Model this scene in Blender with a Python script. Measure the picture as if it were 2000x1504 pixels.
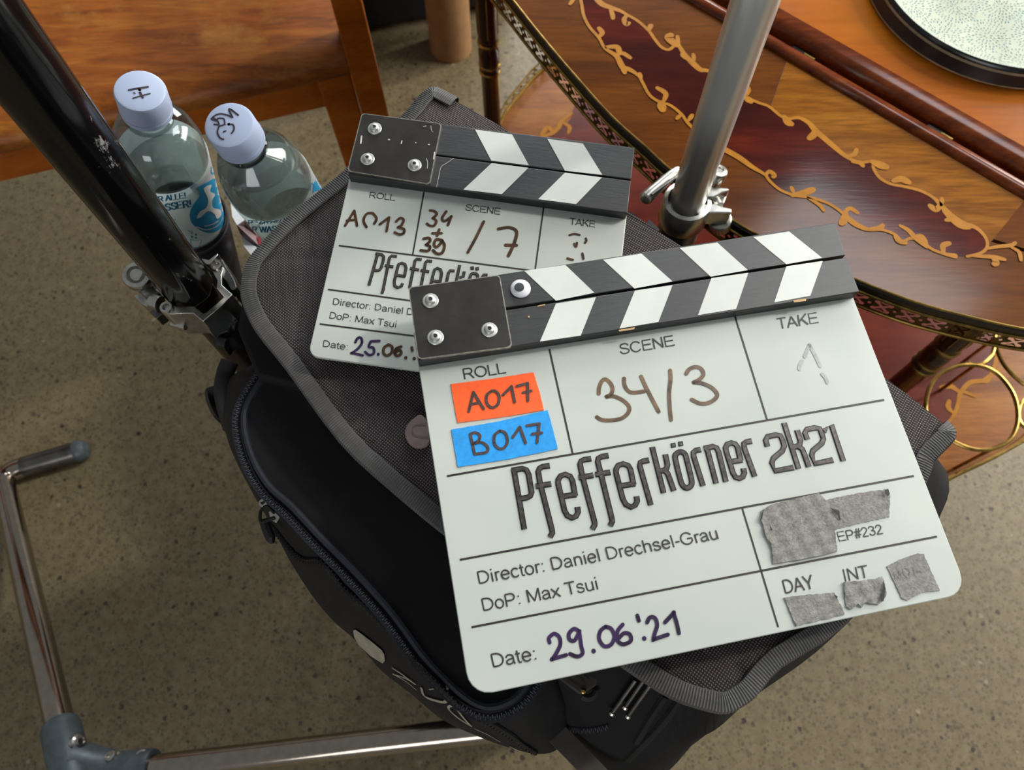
import bpy, bmesh, math, random
import numpy as np
from mathutils import Vector, Matrix
from mathutils.bvhtree import BVHTree
from mathutils.geometry import delaunay_2d_cdt
random.seed(7)
SC = bpy.context.scene
for o in list(bpy.data.objects): bpy.data.objects.remove(o)
COL = SC.collection
V = Vector

# ------------------------------------------------------------------ camera
F, CX, CY, CAMZ = 1480.0, 1000.0, 752.0, 1.20
dn = V((20, 598, F)).normalized()
Zc = -dn
Xc = (V((1, 0, 0)) - Zc * Zc.x).normalized()
Yc = Zc.cross(Xc)
CAMP = V((0, 0, CAMZ))
cam = bpy.data.objects.new('camera', bpy.data.cameras.new('camera'))
COL.objects.link(cam)
r_ = V((Xc.x, Yc.x, Zc.x)); d_ = V((Xc.y, Yc.y, Zc.y)); f_ = V((Xc.z, Yc.z, Zc.z))
m = Matrix((( r_.x, -d_.x, -f_.x, CAMP.x), (r_.y, -d_.y, -f_.y, CAMP.y), (r_.z, -d_.z, -f_.z, CAMP.z), (0, 0, 0, 1)))
cam.matrix_world = m
cam.data.sensor_width = 36
cam.data.lens = F / 2000 * 36
cam.data.clip_start = 0.01
cam.data.dof.use_dof = True
cam.data.dof.focus_distance = 0.48
cam.data.dof.aperture_fstop = 11
SC.camera = cam

# ------------------------------------------------------------------ light
w = bpy.data.worlds.new('room_light'); SC.world = w; w.use_nodes = True
w.node_tree.nodes['Background'].inputs[0].default_value = (0.93, 0.97, 1.0, 1)
w.node_tree.nodes['Background'].inputs[1].default_value = 0.23

def area(name, loc, target, sx, sy, power, col):
    l = bpy.data.lights.new(name, 'AREA'); l.shape = 'RECTANGLE'; l.size = sx; l.size_y = sy
    l.energy = power; l.color = col
    o = bpy.data.objects.new(name, l); COL.objects.link(o)
    o.location = loc
    o.rotation_euler = (V(target) - V(loc)).to_track_quat('-Z', 'Y').to_euler()
    return o
area('window_daylight', (2.6, 1.5, 1.75), (0.1, 0.3, 0.7), 1.9, 1.1, 92, (1.0, 0.97, 0.90))
area('far_window_daylight', (0.5, 3.7, 2.0), (0.05, 0.5, 0.4), 1.7, 1.1, 105, (0.95, 0.98, 1.0))
area('overhead_fill', (1.05, 1.22, 2.42), (0.1, 0.25, 0.75), 0.7, 0.7, 13, (0.93, 0.97, 1.0))  # unseen overhead fill, added to put a sheen on the clap sticks
area('rear_fill', (-0.5, -2.5, 1.7), (0.1, 0.3, 0.8), 1.6, 1.0, 22, (0.97, 0.98, 1.0))  # unseen fill behind the camera, added to brighten the steel post
sun = bpy.data.lights.new('sun', 'SUN'); sun.energy = 1.3; sun.angle = 0.07; sun.color = (1.0, 0.95, 0.84)
so = bpy.data.objects.new('sun', sun); COL.objects.link(so)
so.rotation_euler = V((-1.1, -0.50, -1.0)).to_track_quat('-Z', 'Y').to_euler()
vs = SC.view_settings
vs.view_transform = 'Standard'; vs.look = 'None'; vs.gamma = 1; vs.use_curve_mapping = False
vs.exposure = 0.0

# ------------------------------------------------------------------ geometry helpers
def ray(px, py):
    c = ((px - CX) / F, (py - CY) / F, 1.0)
    return r_ * c[0] + d_ * c[1] + f_ * c[2]
def P(px, py, z):
    r = ray(px, py); return CAMP + r * ((z - CAMZ) / r.z)
def PD(px, py, dep): return CAMP + ray(px, py) * dep
def depth(p): return (p - CAMP).dot(f_)
def zat(xy, py):
    # height on the vertical line through xy that is seen at image row py
    lo, hi = -0.3, 1.05
    for _ in range(40):
        mid = (lo + hi) / 2
        c = V((xy.x, xy.y, mid)) - CAMP
        y = CY + F * c.dot(d_) / c.dot(f_)
        if y > py: lo = mid
        else: hi = mid
    return (lo + hi) / 2
def Z(ox, oy, s, pts):       # crop coordinates -> photograph coordinates
    return [(ox + x / s, oy + y / s) for x, y in pts]
def cat(pts, n=6, closed=False):
    if len(pts) < 3 and not closed:
        a, b = pts; return [tuple(a[k] + (b[k] - a[k]) * i / n for k in range(len(a))) for i in range(n + 1)]
    out = []; L = len(pts)
    rng = range(L) if closed else range(L - 1)
    for i in rng:
        g = (lambda k: pts[k % L]) if closed else (lambda k: pts[max(0, min(L - 1, k))])
        p0, p1, p2, p3 = g(i - 1), g(i), g(i + 1), g(i + 2)
        for j in range(n):
            t = j / n
            out.append(tuple(0.5 * ((2 * b) + (c - a) * t + (2 * a - 5 * b + 4 * c - d) * t * t + (-a + 3 * b - 3 * c + d) * t ** 3)
                             for a, b, c, d in zip(p0, p1, p2, p3)))
    if not closed: out.append(tuple(pts[-1]))
    return out

class MB:
    def __init__(s): s.v = []; s.f = []; s.k = 0
    def add(s, vs, fs):
        o = len(s.v); s.v += [V(x) for x in vs]; s.f += [tuple(i + o for i in q) for q in fs]
    def box(s, c, X, Y, Zv):      # centre and three half vectors
        c, X, Y, Zv = V(c), V(X), V(Y), V(Zv)
        vs = [c + X * a + Y * b + Zv * d for d in (-1, 1) for b in (-1, 1) for a in (-1, 1)]
        s.add(vs, [(0, 2, 3, 1), (4, 5, 7, 6), (0, 1, 5, 4), (2, 6, 7, 3), (0, 4, 6, 2), (1, 3, 7, 5)])
    def solid(s, top, down, step=None):
        # solid from a top outline (3D points, counter-clockwise from above) and a vector to the underside
        n = len(top); down = V(down)
        s.add(list(top) + [p + down for p in top],
              [tuple(range(n)), tuple(range(2 * n - 1, n - 1, -1))] +
              [(i, i + n, (i + 1) % n + n, (i + 1) % n) for i in range(n)])
    def loft(s, rings, cap0=True, cap1=True, closed=True):
        n = len(rings[0]); vs = [p for r in rings for p in r]; fs = []
        for k in range(len(rings) - 1):
            for i in range(n if closed else n - 1):
                j = (i + 1) % n
                fs.append((k * n + i, k * n + j, (k + 1) * n + j, (k + 1) * n + i))
        if cap0: fs.append(tuple(range(n - 1, -1, -1)))
        if cap1: fs.append(tuple(range((len(rings) - 1) * n, len(rings) * n)))
        s.add(vs, fs)
    def lathe(s, o, ax, prof, n=32, cap0=True, cap1=True):
        o = V(o); ax = V(ax).normalized()
        a = ax.orthogonal().normalized(); b = ax.cross(a)
        s.loft([[o + ax * t + (a * math.cos(2 * math.pi * i / n) + b * math.sin(2 * math.pi * i / n)) * r for i in range(n)]
                for r, t in prof], cap0, cap1)
    def tube(s, pts, r, n=12, closed=False, flat=None):
        pts = [V(p) for p in pts]; L = len(pts); rings = []
        rr = r if isinstance(r, (list, tuple)) else [r] * L
        prev = None
        for i in range(L):
            t = (pts[(i + 1) % L] - pts[i - 1]) if closed else (pts[min(i + 1, L - 1)] - pts[max(i - 1, 0)])
            t.normalize()
            if prev is None: a = t.orthogonal().normalized()
            else:
                a = prev - t * prev.dot(t); a.normalize()
            prev = a; b = t.cross(a)
            rings.append([pts[i] + (a * math.cos(2 * math.pi * k / n) + b * math.sin(2 * math.pi * k / n)) * rr[i] for k in range(n)])
        if closed: rings.append(rings[0]); s.loft(rings, False, False)
        else: s.loft(rings)
    def ribbon(s, pts, nrm, wid, th=0.0, caps=True):
        # flat ribbon lying on a surface: points, normals, full widths; round ends
        L = len(pts); lv = []; rv = []
        s.k += 1; up_ = 0.00003 * (s.k % 9); pts = [p + n_ * up_ for p, n_ in zip(pts, nrm)]
        for i in range(L):
            t = pts[min(i + 1, L - 1)] - pts[max(i - 1, 0)]
            if t.length < 1e-9: t = V((1, 0, 0))
            sd = nrm[i].cross(t).normalized()
            lv.append(pts[i] + sd * wid[i] / 2); rv.append(pts[i] - sd * wid[i] / 2)
        outline = list(rv)
        if caps:
            for (k, sgn) in ((L - 1, 1),):
                t = (pts[-1] - pts[-2]).normalized(); sd = nrm[-1].cross(t).normalized()
                outline += [pts[-1] + (-sd * math.cos(a) + t * math.sin(a)) * wid[-1] / 2 for a in (0.6, 1.2, 1.94, 2.54)]
        end_r = len(outline)
        outline += lv[::-1]
        if caps:
            t = (pts[1] - pts[0]).normalized(); sd = nrm[0].cross(t).normalized()
            outline += [pts[0] + (sd * math.cos(a) - t * math.sin(a)) * wid[0] / 2 for a in (0.6, 1.2, 1.94, 2.54)]
        N = len(outline); o = len(s.v); s.v += outline
        idx_r = list(range(L)); idx_l = [end_r + (L - 1 - i) for i in range(L)]
        for i in range(L - 1): s.f.append((o + idx_r[i], o + idx_r[i + 1], o + idx_l[i + 1], o + idx_l[i]))
        if caps:
            s.f.append(tuple([o + idx_r[-1]] + [o + L + k for k in range(4)] + [o + idx_l[-1]]))
            s.f.append(tuple([o + idx_l[0]] + [o + end_r + L + k for k in range(4)] + [o + idx_r[0]]))
        if th > 0:
            nn = nrm[0]
            o2 = len(s.v); s.v += [p - nn * th for p in outline]
            for i in range(N): s.f.append((o + i, o2 + i, o2 + (i + 1) % N, o + (i + 1) % N))
    def tess(s, poly, fn, step):
        # tessellated patch: 2D outline mapped through fn to 3D
        pts = [V((p[0], p[1])) for p in poly]; n = len(pts)
        xs = [p.x for p in pts]; ys = [p.y for p in pts]
        ex = []
        x = min(xs) + step / 2
        while x < max(xs):
            y = min(ys) + step / 2
            while y < max(ys):
                ins = False; mind = 1e9
                for i in range(n):
                    a, b = pts[i - 1], pts[i]
                    if (a.y > y) != (b.y > y) and x < (b.x - a.x) * (y - a.y) / (b.y - a.y) + a.x: ins = not ins
                    ab = b - a; q = V((x, y)) - a
                    t = max(0, min(1, q.dot(ab) / max(ab.length_squared, 1e-12))); mind = min(mind, (q - ab * t).length)
                if ins and mind > step * 0.35: ex.append(V((x, y)))
                y += step
            x += step
        res = delaunay_2d_cdt(pts + ex, [(i, (i + 1) % n) for i in range(n)], [], 1, 1e-7)
        s.add([fn(p.x, p.y) for p in res[0]], [tuple(q) for q in res[2]])

ROOT = {}
def finish(me, mbuild, mat, inv, smooth, fixn):
    me.from_pydata([inv @ v for v in mbuild.v], [], mbuild.f); me.update()
    if fixn:
        bm = bmesh.new(); bm.from_mesh(me)
        if fixn == 2: bmesh.ops.remove_doubles(bm, verts=bm.verts, dist=1e-6)
        bmesh.ops.recalc_face_normals(bm, faces=bm.faces)
        bm.to_mesh(me); bm.free()
    me.materials.append(mat)
    if smooth is not None:
        me.shade_smooth()
        try: me.set_sharp_from_angle(angle=math.radians(smooth))
        except Exception: pass
def obj(name, mbuild, mat, parent=None, label=None, smooth=35, fixn=1, kind=None, bevel=None):
    me = bpy.data.meshes.new(name)
    M = ROOT[parent.name] if parent else Matrix()
    finish(me, mbuild, mat, M.inverted(), smooth, fixn)
    o = bpy.data.objects.new(name, me); COL.objects.link(o)
    if parent: o.parent = parent
    ROOT[o.name] = M
    if label: o['label'] = label
    if kind: o['kind'] = kind
    if bevel:
        b = o.modifiers.new('bevel', 'BEVEL'); b.width = bevel; b.segments = 2; b.limit_method = 'ANGLE'; b.angle_limit = math.radians(40)
    return o
def thing(name, label, cat_, loc=(0, 0, 0), M=None, group=None):
    o = bpy.data.objects.new(name, None); COL.objects.link(o)
    M = M or Matrix.Translation(V(loc)); o.matrix_world = M
    o.empty_display_size = 0.03
    ROOT[o.name] = M; o['label'] = label; o['category'] = cat_
    if group: o['group'] = group
    return o

# ------------------------------------------------------------------ materials
def lin(c):
    out = []
    for x in c[:3]:
        x /= 255.0; out.append(x / 12.92 if x <= 0.04045 else ((x + 0.055) / 1.055) ** 2.4)
    return (*out, 1.0)
class Mat:
    def __init__(s, name, col=(128, 128, 128), rough=0.5, metal=0.0, spec=0.5):
        s.m = bpy.data.materials.new(name); s.m.use_nodes = True
        s.t = s.m.node_tree; s.b = s.t.nodes['Principled BSDF']
        s.b.inputs['Base Color'].default_value = lin(col); s.b.inputs['Roughness'].default_value = rough
        s.b.inputs['Metallic'].default_value = metal; s.b.inputs['Specular IOR Level'].default_value = spec
        s.h = None
    def n(s, typ, **kw):
        x = s.t.nodes.new(typ)
        for k, v in kw.items():
            if k in x.inputs: x.inputs[k].default_value = v
            else: setattr(x, k, v)
        return x
    def link(s, a, b): s.t.links.new(a, b)
    def coords(s, scale=(1, 1, 1), rot=(0, 0, 0)):
        tc = s.n('ShaderNodeTexCoord'); mp = s.n('ShaderNodeMapping')
        mp.inputs['Scale'].default_value = scale; mp.inputs['Rotation'].default_value = rot
        s.link(tc.outputs['Object'], mp.inputs['Vector']); return mp.outputs[0]
    def ramp(s, fac, stops):
        r = s.n('ShaderNodeValToRGB'); e = r.color_ramp.elements
        while len(e) < len(stops): e.new(0.5)
        for k, (p, c) in enumerate(stops):
            e[k].position = p; e[k].color = lin(c) if len(c) == 3 else c
        s.link(fac, r.inputs[0]); return r.outputs[0]
    def noise(s, vec, scale, detail=4, rough=0.55, dist=0):
        x = s.n('ShaderNodeTexNoise', Scale=scale, Detail=detail, Roughness=rough, Distortion=dist); s.link(vec, x.inputs['Vector']); return x.outputs['Fac']
    def mix(s, fac, a, b, mode='MIX'):
        x = s.n('ShaderNodeMix', data_type='RGBA', blend_type=mode)
        for sock, val in ((x.inputs[0], fac), (x.inputs[6], a), (x.inputs[7], b)):
            if isinstance(val, (tuple, list)): sock.default_value = lin(val) if len(val) == 3 else val
            elif isinstance(val, (int, float)): sock.default_value = val
            else: s.link(val, sock)
        return x.outputs[2]
    def color(s, sock): s.link(sock, s.b.inputs['Base Color']); return s
    def bump(s, sock, strength=0.3, dist=0.001):
        x = s.n('ShaderNodeBump', Strength=strength, Distance=dist); s.link(sock, x.inputs['Height'])
        if s.h is not None: s.link(s.h, x.inputs['Normal'])
        s.h = x.outputs[0]; s.link(s.h, s.b.inputs['Normal']); return s
    def roughmap(s, sock): s.link(sock, s.b.inputs['Roughness']); return s

def simple(name, col, rough=0.5, metal=0.0, var=0.12, scale=60, bump=0.0, spec=0.5):
    q = Mat(name, col, rough, metal, spec)
    c = q.coords(); nz = q.noise(c, scale)
    d = tuple(max(0, x * (1 - var)) for x in col); l = tuple(min(255, x * (1 + var)) for x in col)
    q.color(q.ramp(nz, [(0.3, d), (0.7, l)]))
    if bump: q.bump(q.noise(c, scale * 8), bump, 0.0006)
    return q.m
def wood(name, dark, mid, light, rot, rough=0.25, stretch=9, scale=7, coat=0.0, grain=0.5, worn=None):
    q = Mat(name, mid, rough, 0, 0.3)
    c = q.coords((scale, scale * stretch, scale * stretch), (0, 0, rot))
    a = q.noise(c, 1.0, 6, 0.6, 0.6)
    c2 = q.coords((scale * 6, scale * 60, scale * 60), (0, 0, rot)); b = q.noise(c2, 1.0, 3)
    col = q.ramp(a, [(0.28, dark), (0.5, mid), (0.72, light)])
    fine = q.ramp(b, [(0.35, (150, 150, 150)), (0.6, (255, 255, 255))])
    col = q.mix(grain, col, fine, 'MULTIPLY')
    if worn:
        c3 = q.coords(); nz = q.noise(c3, 14, 8, 0.7); c4 = q.coords((25, 90, 60), (0, 0, rot)); n4 = q.noise(c4, 1.2, 5, 0.7)
        mk = q.ramp(nz, [(0.52, (0, 0, 0)), (0.66, (255, 255, 255))]); col = q.mix(mk, col, q.mix(n4, worn[0], worn[1]))
    q.color(col); q.bump(b, 0.08, 0.0004)
    q.b.inputs['Coat Weight'].default_value = coat; q.b.inputs['Coat Roughness'].default_value = 0.06
    return q.m

def fabric(name, a, b, period=0.0013, rough=0.85, bump=0.5, rot=0.6):
    q = Mat(name, a, rough, 0, 0.25)
    k = 1.0 / period
    w1 = q.n('ShaderNodeTexWave', Scale=2 * math.pi / 20 * k, Distortion=0.6); w1.bands_direction = 'X'
    w2 = q.n('ShaderNodeTexWave', Scale=2 * math.pi / 20 * k, Distortion=0.6); w2.bands_direction = 'Y'
    c = q.coords((1, 1, 1), (0, 0, rot)); q.link(c, w1.inputs['Vector']); q.link(c, w2.inputs['Vector'])
    mul = q.n('ShaderNodeMath', operation='MULTIPLY'); q.link(w1.outputs['Fac'], mul.inputs[0]); q.link(w2.outputs['Fac'], mul.inputs[1])
    nz = q.noise(c, 25, 4)
    base = q.ramp(mul.outputs[0], [(0.1, a), (0.6, b)])
    q.color(q.mix(q.ramp(nz, [(0.35, (0, 0, 0)), (0.7, (110, 110, 110))]), base, a))
    q.bump(mul.outputs[0], bump, 0.0006)
    return q.m

MT = {}
def mk_materials():
    # floor: speckled linoleum
    q = Mat('speckled_floor', (130, 118, 96), 0.55)
    c = q.coords()
    big = q.noise(c, 2.2, 4); fine = q.noise(c, 330, 3, 0.6); med = q.noise(c, 60, 5, 0.65)
    base = q.ramp(med, [(0.3, (102, 89, 62)), (0.7, (125, 113, 85))])
    base = q.mix(q.ramp(fine, [(0.42, (0, 0, 0)), (0.62, (140, 140, 140))]), base, (82, 69, 48))
    v1 = q.n('ShaderNodeTexVoronoi', Scale=75.0, Randomness=1.0); q.link(c, v1.inputs['Vector'])
    g1 = q.n('ShaderNodeMath', operation='SUBTRACT'); q.link(v1.outputs['Distance'], g1.inputs[0])
    sz = q.n('ShaderNodeSeparateColor'); q.link(v1.outputs['Color'], sz.inputs[0])
    ms = q.n('ShaderNodeMath', operation='MULTIPLY'); q.link(sz.outputs[0], ms.inputs[0]); ms.inputs[1].default_value = 0.42
    q.link(ms.outputs[0], g1.inputs[1])
    nd = q.noise(c, 260, 3); ad = q.n('ShaderNodeMath', operation='MULTIPLY_ADD'); q.link(nd, ad.inputs[0]); ad.inputs[1].default_value = 0.55; q.link(g1.outputs[0], ad.inputs[2])
    dark = q.ramp(ad.outputs[0], [(0.10, (255, 255, 255)), (0.17, (0, 0, 0))])
    spk = q.ramp(sz.outputs[1], [(0.0, (30, 24, 18)), (0.55, (62, 50, 36)), (0.8, (78, 70, 60)), (1.0, (150, 138, 116))])
    col = q.mix(dark, base, spk)
    v2 = q.n('ShaderNodeTexVoronoi', Scale=190.0); q.link(c, v2.inputs['Vector'])
    s2 = q.n('ShaderNodeSeparateColor'); q.link(v2.outputs['Color'], s2.inputs[0])
    l2 = q.n('ShaderNodeMath', operation='MULTIPLY_ADD'); q.link(s2.outputs[0], l2.inputs[0]); l2.inputs[1].default_value = -0.62; q.link(v2.outputs['Distance'], l2.inputs[2])
    d2 = q.ramp(l2.outputs[0], [(0.0, (190, 190, 190)), (0.04, (0, 0, 0))])
    col = q.mix(d2, col, q.mix(s2.outputs[2], (48, 36, 24), (92, 78, 58)))
    q.color(col); q.bump(fine, 0.12, 0.0008); MT['floor'] = q.m
    # wood
    hr = math.radians(48)
    MT['chair'] = wood('worn_orange_wood', (96, 46, 8), (140, 74, 17), (162, 98, 30), math.radians(-16), 0.46, 7, 5, 0.0, 0.45, ((90, 40, 14), (176, 118, 46)))
    MT['chair_frame'] = wood('orange_chair_wood', (146, 70, 12), (172, 88, 16), (184, 101, 23), math.radians(70), 0.32, 6, 4, 0.15, 0.25)
    MT['leaf'] = wood('brown_veneer', (70, 34, 5), (92, 48, 8), (106, 60, 13), hr, 0.15, 6, 5, 0.0, 0.35)
    MT['leaf_gold'] = wood('golden_veneer', (100, 57, 10), (130, 78, 17), (146, 94, 28), hr, 0.15, 8, 6, 0.0, 0.5)
    MT['red'] = wood('dark_red_veneer', (42, 7, 3), (60, 13, 5), (90, 27, 9), hr, 0.13, 5, 7, 0.0, 0.15)
    MT['mould'] = wood('mahogany_moulding', (72, 29, 9), (100, 43, 12), (122, 60, 22), hr, 0.16, 8, 8, 0.0, 0.4)
    MT['panel'] = wood('amber_tabletop', (138, 70, 3), (160, 85, 5), (172, 98, 12), hr, 0.22, 4, 3, 0.08, 0.2)
    MT['inlay'] = simple('pale_inlay', (158, 104, 28), 0.30, 0, 0.06, 80, 0, 0.12)
    MT['shelf'] = wood('shelf_veneer', (112, 62, 22), (144, 86, 32), (160, 104, 42), math.radians(20), 0.24, 6, 6, 0.3, 0.4)
    MT['shelf_red'] = wood('shelf_red_veneer', (70, 18, 10), (90, 28, 15), (104, 37, 20), hr, 0.25, 3, 8, 0.3, 0.15)
    MT['legwood'] = simple('dark_post_wood', (44, 20, 12), 0.16, 0, 0.3, 40)
    MT['brass'] = simple('aged_brass', (150, 122, 64), 0.30, 1.0, 0.2, 120)
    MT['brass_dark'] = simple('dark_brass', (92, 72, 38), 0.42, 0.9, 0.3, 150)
    MT['edge_dark'] = simple('black_edge_line', (30, 20, 12), 0.35)
    # slates
    q = Mat('slate_acrylic', (206, 212, 204), 0.42); c = q.coords()
    q.color(q.ramp(q.noise(c, 9, 3), [(0.3, (176, 183, 177)), (0.7, (190, 195, 188))])); q.bump(q.noise(c, 1500, 2), 0.05, 0.0002)
    q.b.inputs['Subsurface Weight'].default_value = 0.0
    MT['acrylic'] = q.m
    q = Mat('black_stick_paint', (34, 34, 36), 0.46, 0, 0.7); c = q.coords((60, 420, 60))
    q.color(q.ramp(q.noise(c, 1, 4), [(0.3, (20, 20, 22)), (0.7, (34, 34, 36))])); q.bump(q.noise(c, 1.5, 6, 0.7), 0.25, 0.0006); MT['stick'] = q.m
    MT['stripe'] = simple('white_stripe', (206, 209, 202), 0.45, 0, 0.02, 40)
    q = Mat('anodised_plate', (62, 60, 58), 0.40, 0.75); c = q.coords()
    q.color(q.ramp(q.noise(c, 40, 4), [(0.3, (54, 52, 50)), (0.7, (72, 70, 67))])); q.bump(q.noise(c, 2500, 2), 0.06, 0.0002); MT['plate'] = q.m
    MT['plate_edge'] = simple('bare_plate_edge', (176, 172, 160), 0.35, 0.9, 0.15, 300)
    MT['zinc'] = simple('zinc_screw', (216, 218, 210), 0.38, 0.9, 0.06, 200)
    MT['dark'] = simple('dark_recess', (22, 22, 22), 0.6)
    MT['rule'] = simple('rule_line', (34, 26, 26), 0.5, 0, 0.3, 400)
    MT['print'] = simple('engraved_print', (46, 42, 42), 0.5, 0, 0.35, 700)
    MT['marker'] = simple('brown_marker', (92, 72, 52), 0.35, 0, 0.35, 130)
    MT['marker_dark'] = simple('dark_brown_marker', (58, 38, 20), 0.35, 0, 0.6, 150)
    MT['ink'] = simple('purple_ink', (38, 24, 52), 0.35, 0, 0.6, 110)
    MT['faint'] = simple('wiped_marker', (158, 164, 160), 0.45, 0, 0.08, 200)
    MT['felt'] = simple('felt_pen_on_tape', (58, 42, 40), 0.6, 0, 0.5, 900)
    MT['logo'] = simple('engraved_logo_grey', (86, 81, 79), 0.30, 0.6, 0.25, 500)
    MT['logo_edge'] = simple('engraved_logo_edge', (30, 27, 28), 0.4, 0.1, 0.3, 400)
    MT['orange'] = simple('orange_tape', (255, 92, 30), 0.7, 0, 0.05, 300, 0.1)
    MT['blue'] = simple('blue_tape', (24, 146, 222), 0.7, 0, 0.06, 300, 0.1)
    q = Mat('grey_gaffer', (128, 126, 122), 0.75); c = q.coords()
    nz = q.noise(c, 600, 4, 0.7); q.color(q.ramp(nz, [(0.3, (100, 98, 94)), (0.7, (146, 144, 138))]))
    q.bump(nz, 0.5, 0.0004); q.bump(q.noise(c, 110, 5, 0.7, 1.0), 0.6, 0.0012); MT['gaffer'] = q.m
    MT['eye_white'] = simple('eye_white', (222, 222, 230), 0.12, 0, 0.02)
    MT['pupil'] = simple('eye_pupil', (66, 68, 72), 0.2)
    MT['chip'] = simple('bare_wood_chip', (196, 160, 112), 0.7)
    MT['scratch'] = simple('scratch', (190, 186, 176), 0.5)
    # bag
    MT['lid'] = fabric('quilted_lid_fabric', (36, 31, 33), (116, 106, 103), 0.0016, 0.75, 0.7, 0.65)
    MT['lid_in'] = simple('lid_binding_dark', (34, 33, 36), 0.7)
    q = Mat('ribbed_binding', (84, 82, 80), 0.62); c = q.coords()
    MT['webbing'] = q.m
    MT['rib'] = simple('binding_rib', (92, 91, 90), 0.6, 0, 0.15, 90)
    q = Mat('black_bag_fabric', (24, 23, 26), 0.8, 0, 0.3); c = q.coords()
    q.color(q.ramp(q.noise(c, 30, 4), [(0.3, (12, 11, 13)), (0.7, (20, 19, 22))])); q.bump(q.noise(c, 1800, 2), 0.25, 0.0004); q.bump(q.noise(c, 12, 3), 0.4, 0.01); MT['bag'] = q.m
    q = Mat('bag_side_fabric', (38, 36, 36), 0.75, 0, 0.3); c = q.coords()
    q.color(q.ramp(q.noise(c, 30, 4), [(0.3, (20, 19, 19)), (0.7, (31, 29, 29))])); q.bump(q.noise(c, 1500, 2), 0.3, 0.0004); q.bump(q.noise(c, 18, 3), 0.5, 0.01); MT['bag_side'] = q.m
    MT['navy'] = simple('navy_piping', (28, 31, 42), 0.7, 0, 0.2, 200)
    MT['teeth'] = simple('zip_teeth', (84, 84, 90), 0.3, 0.5, 0.2, 300)
    MT['neoprene'] = simple('grey_neoprene', (60, 55, 50), 0.8, 0, 0.12, 100, 0.1)
    MT['letters'] = simple('pale_bag_print', (150, 144, 126), 0.6, 0, 0.1, 100)
    MT['patch'] = simple('grey_pink_rubber', (134, 116, 118), 0.6, 0, 0.06, 100)
    MT['black_plastic'] = simple('black_plastic', (24, 24, 26), 0.4, 0, 0.2, 60)
    MT['black_rubber'] = simple('black_rubber', (26, 25, 25), 0.7, 0, 0.2, 60)
    # metals
    q = Mat('satin_steel', (230, 230, 224), 0.28, 0.70); c = q.coords((300, 300, 4)); q.bump(q.noise(c, 1, 3), 0.05, 0.0003); MT['steel'] = q.m
    MT['alu'] = simple('cast_aluminium', (196, 194, 186), 0.28, 1.0, 0.1, 120)
    MT['alu_dark'] = simple('grey_sleeve', (104, 102, 100), 0.32, 0.95, 0.2, 30)
    q = Mat('black_enamel', (8, 8, 10), 0.13, 0.0, 0.4); c = q.coords((1, 1, 0.5))
    sp = q.noise(c, 55, 8, 0.8); q.color(q.ramp(sp, [(0.0, (6, 6, 8)), (0.62, (9, 9, 11)), (0.655, (140, 140, 140))]))
    MT['enamel'] = q.m
    MT['chrome'] = simple('chrome', (168, 158, 144), 0.13, 1.0, 0.05, 100)
    MT['castgrey'] = simple('cast_grey_iron', (84, 94, 98), 0.45, 0.3, 0.12, 80, 0.15)
    MT['brown_steel'] = simple('brown_lower_tube', (52, 40, 32), 0.3, 0.6, 0.3, 40)
    # bottles
    def clear(name, tint, ior, refr, rough=0.02):
        q = Mat(name); t = q.t; out = t.nodes['Material Output']
        tr = q.n('ShaderNodeBsdfTransparent'); tr.inputs[0].default_value = lin(tint)
        gl = q.n('ShaderNodeBsdfGlossy'); gl.inputs['Roughness'].default_value = rough
        lw = q.n('ShaderNodeLayerWeight'); lw.inputs[0].default_value = 0.5
        pw = q.n('ShaderNodeMath', operation='POWER'); q.link(lw.outputs['Facing'], pw.inputs[0]); pw.inputs[1].default_value = 3.5
        fr = q.n('ShaderNodeMath', operation='MULTIPLY_ADD'); q.link(pw.outputs[0], fr.inputs[0]); fr.inputs[1].default_value = 0.55 * (ior - 1) / 0.5; fr.inputs[2].default_value = 0.05
        base = tr.outputs[0]
        if refr:
            rf = q.n('ShaderNodeBsdfRefraction'); rf.inputs['IOR'].default_value = 1.33; rf.inputs[0].default_value = lin(tint); rf.inputs['Roughness'].default_value = 0.0
            mx = q.n('ShaderNodeMixShader'); mx.inputs[0].default_value = refr; q.link(tr.outputs[0], mx.inputs[1]); q.link(rf.outputs[0], mx.inputs[2]); base = mx.outputs[0]
        m2 = q.n('ShaderNodeMixShader'); q.link(fr.outputs[0], m2.inputs[0]); q.link(base, m2.inputs[1]); q.link(gl.outputs[0], m2.inputs[2])
        q.link(m2.outputs[0], out.inputs['Surface']); return q.m
    MT['pet'] = clear('clear_plastic', (238, 243, 243), 1.5, 0.0, 0.04)
    MT['water'] = clear('water', (244, 248, 245), 1.33, 0.3)
    q = Mat('milky_cap', (166, 178, 204), 0.38); q.b.inputs['Subsurface Weight'].default_value = 0.4; q.b.inputs['Subsurface Radius'].default_value = (0.004, 0.004, 0.005); MT['cap'] = q.m
    MT['label'] = simple('label_paper', (206, 206, 204), 0.5, 0, 0.03, 60)
    t = MT['label'].node_tree; bs = t.nodes['Principled BSDF']; tl = t.nodes.new('ShaderNodeBsdfTranslucent'); tl.inputs[0].default_value = lin((232, 236, 234))
    ms_ = t.nodes.new('ShaderNodeMixShader'); ms_.inputs[0].default_value = 0.45; t.links.new(bs.outputs[0], ms_.inputs[1]); t.links.new(tl.outputs[0], ms_.inputs[2]); t.links.new(ms_.outputs[0], t.nodes['Material Output'].inputs['Surface'])
    MT['blue_print'] = simple('blue_print', (20, 130, 172), 0.5, 0, 0.08, 60)
    MT['teal_text'] = simple('teal_text', (16, 96, 130), 0.5)
    MT['white_print'] = simple('white_print', (208, 208, 206), 0.5, 0, 0.03)
    MT['cap_ink'] = simple('cap_ink', (44, 36, 44), 0.5)
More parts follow.
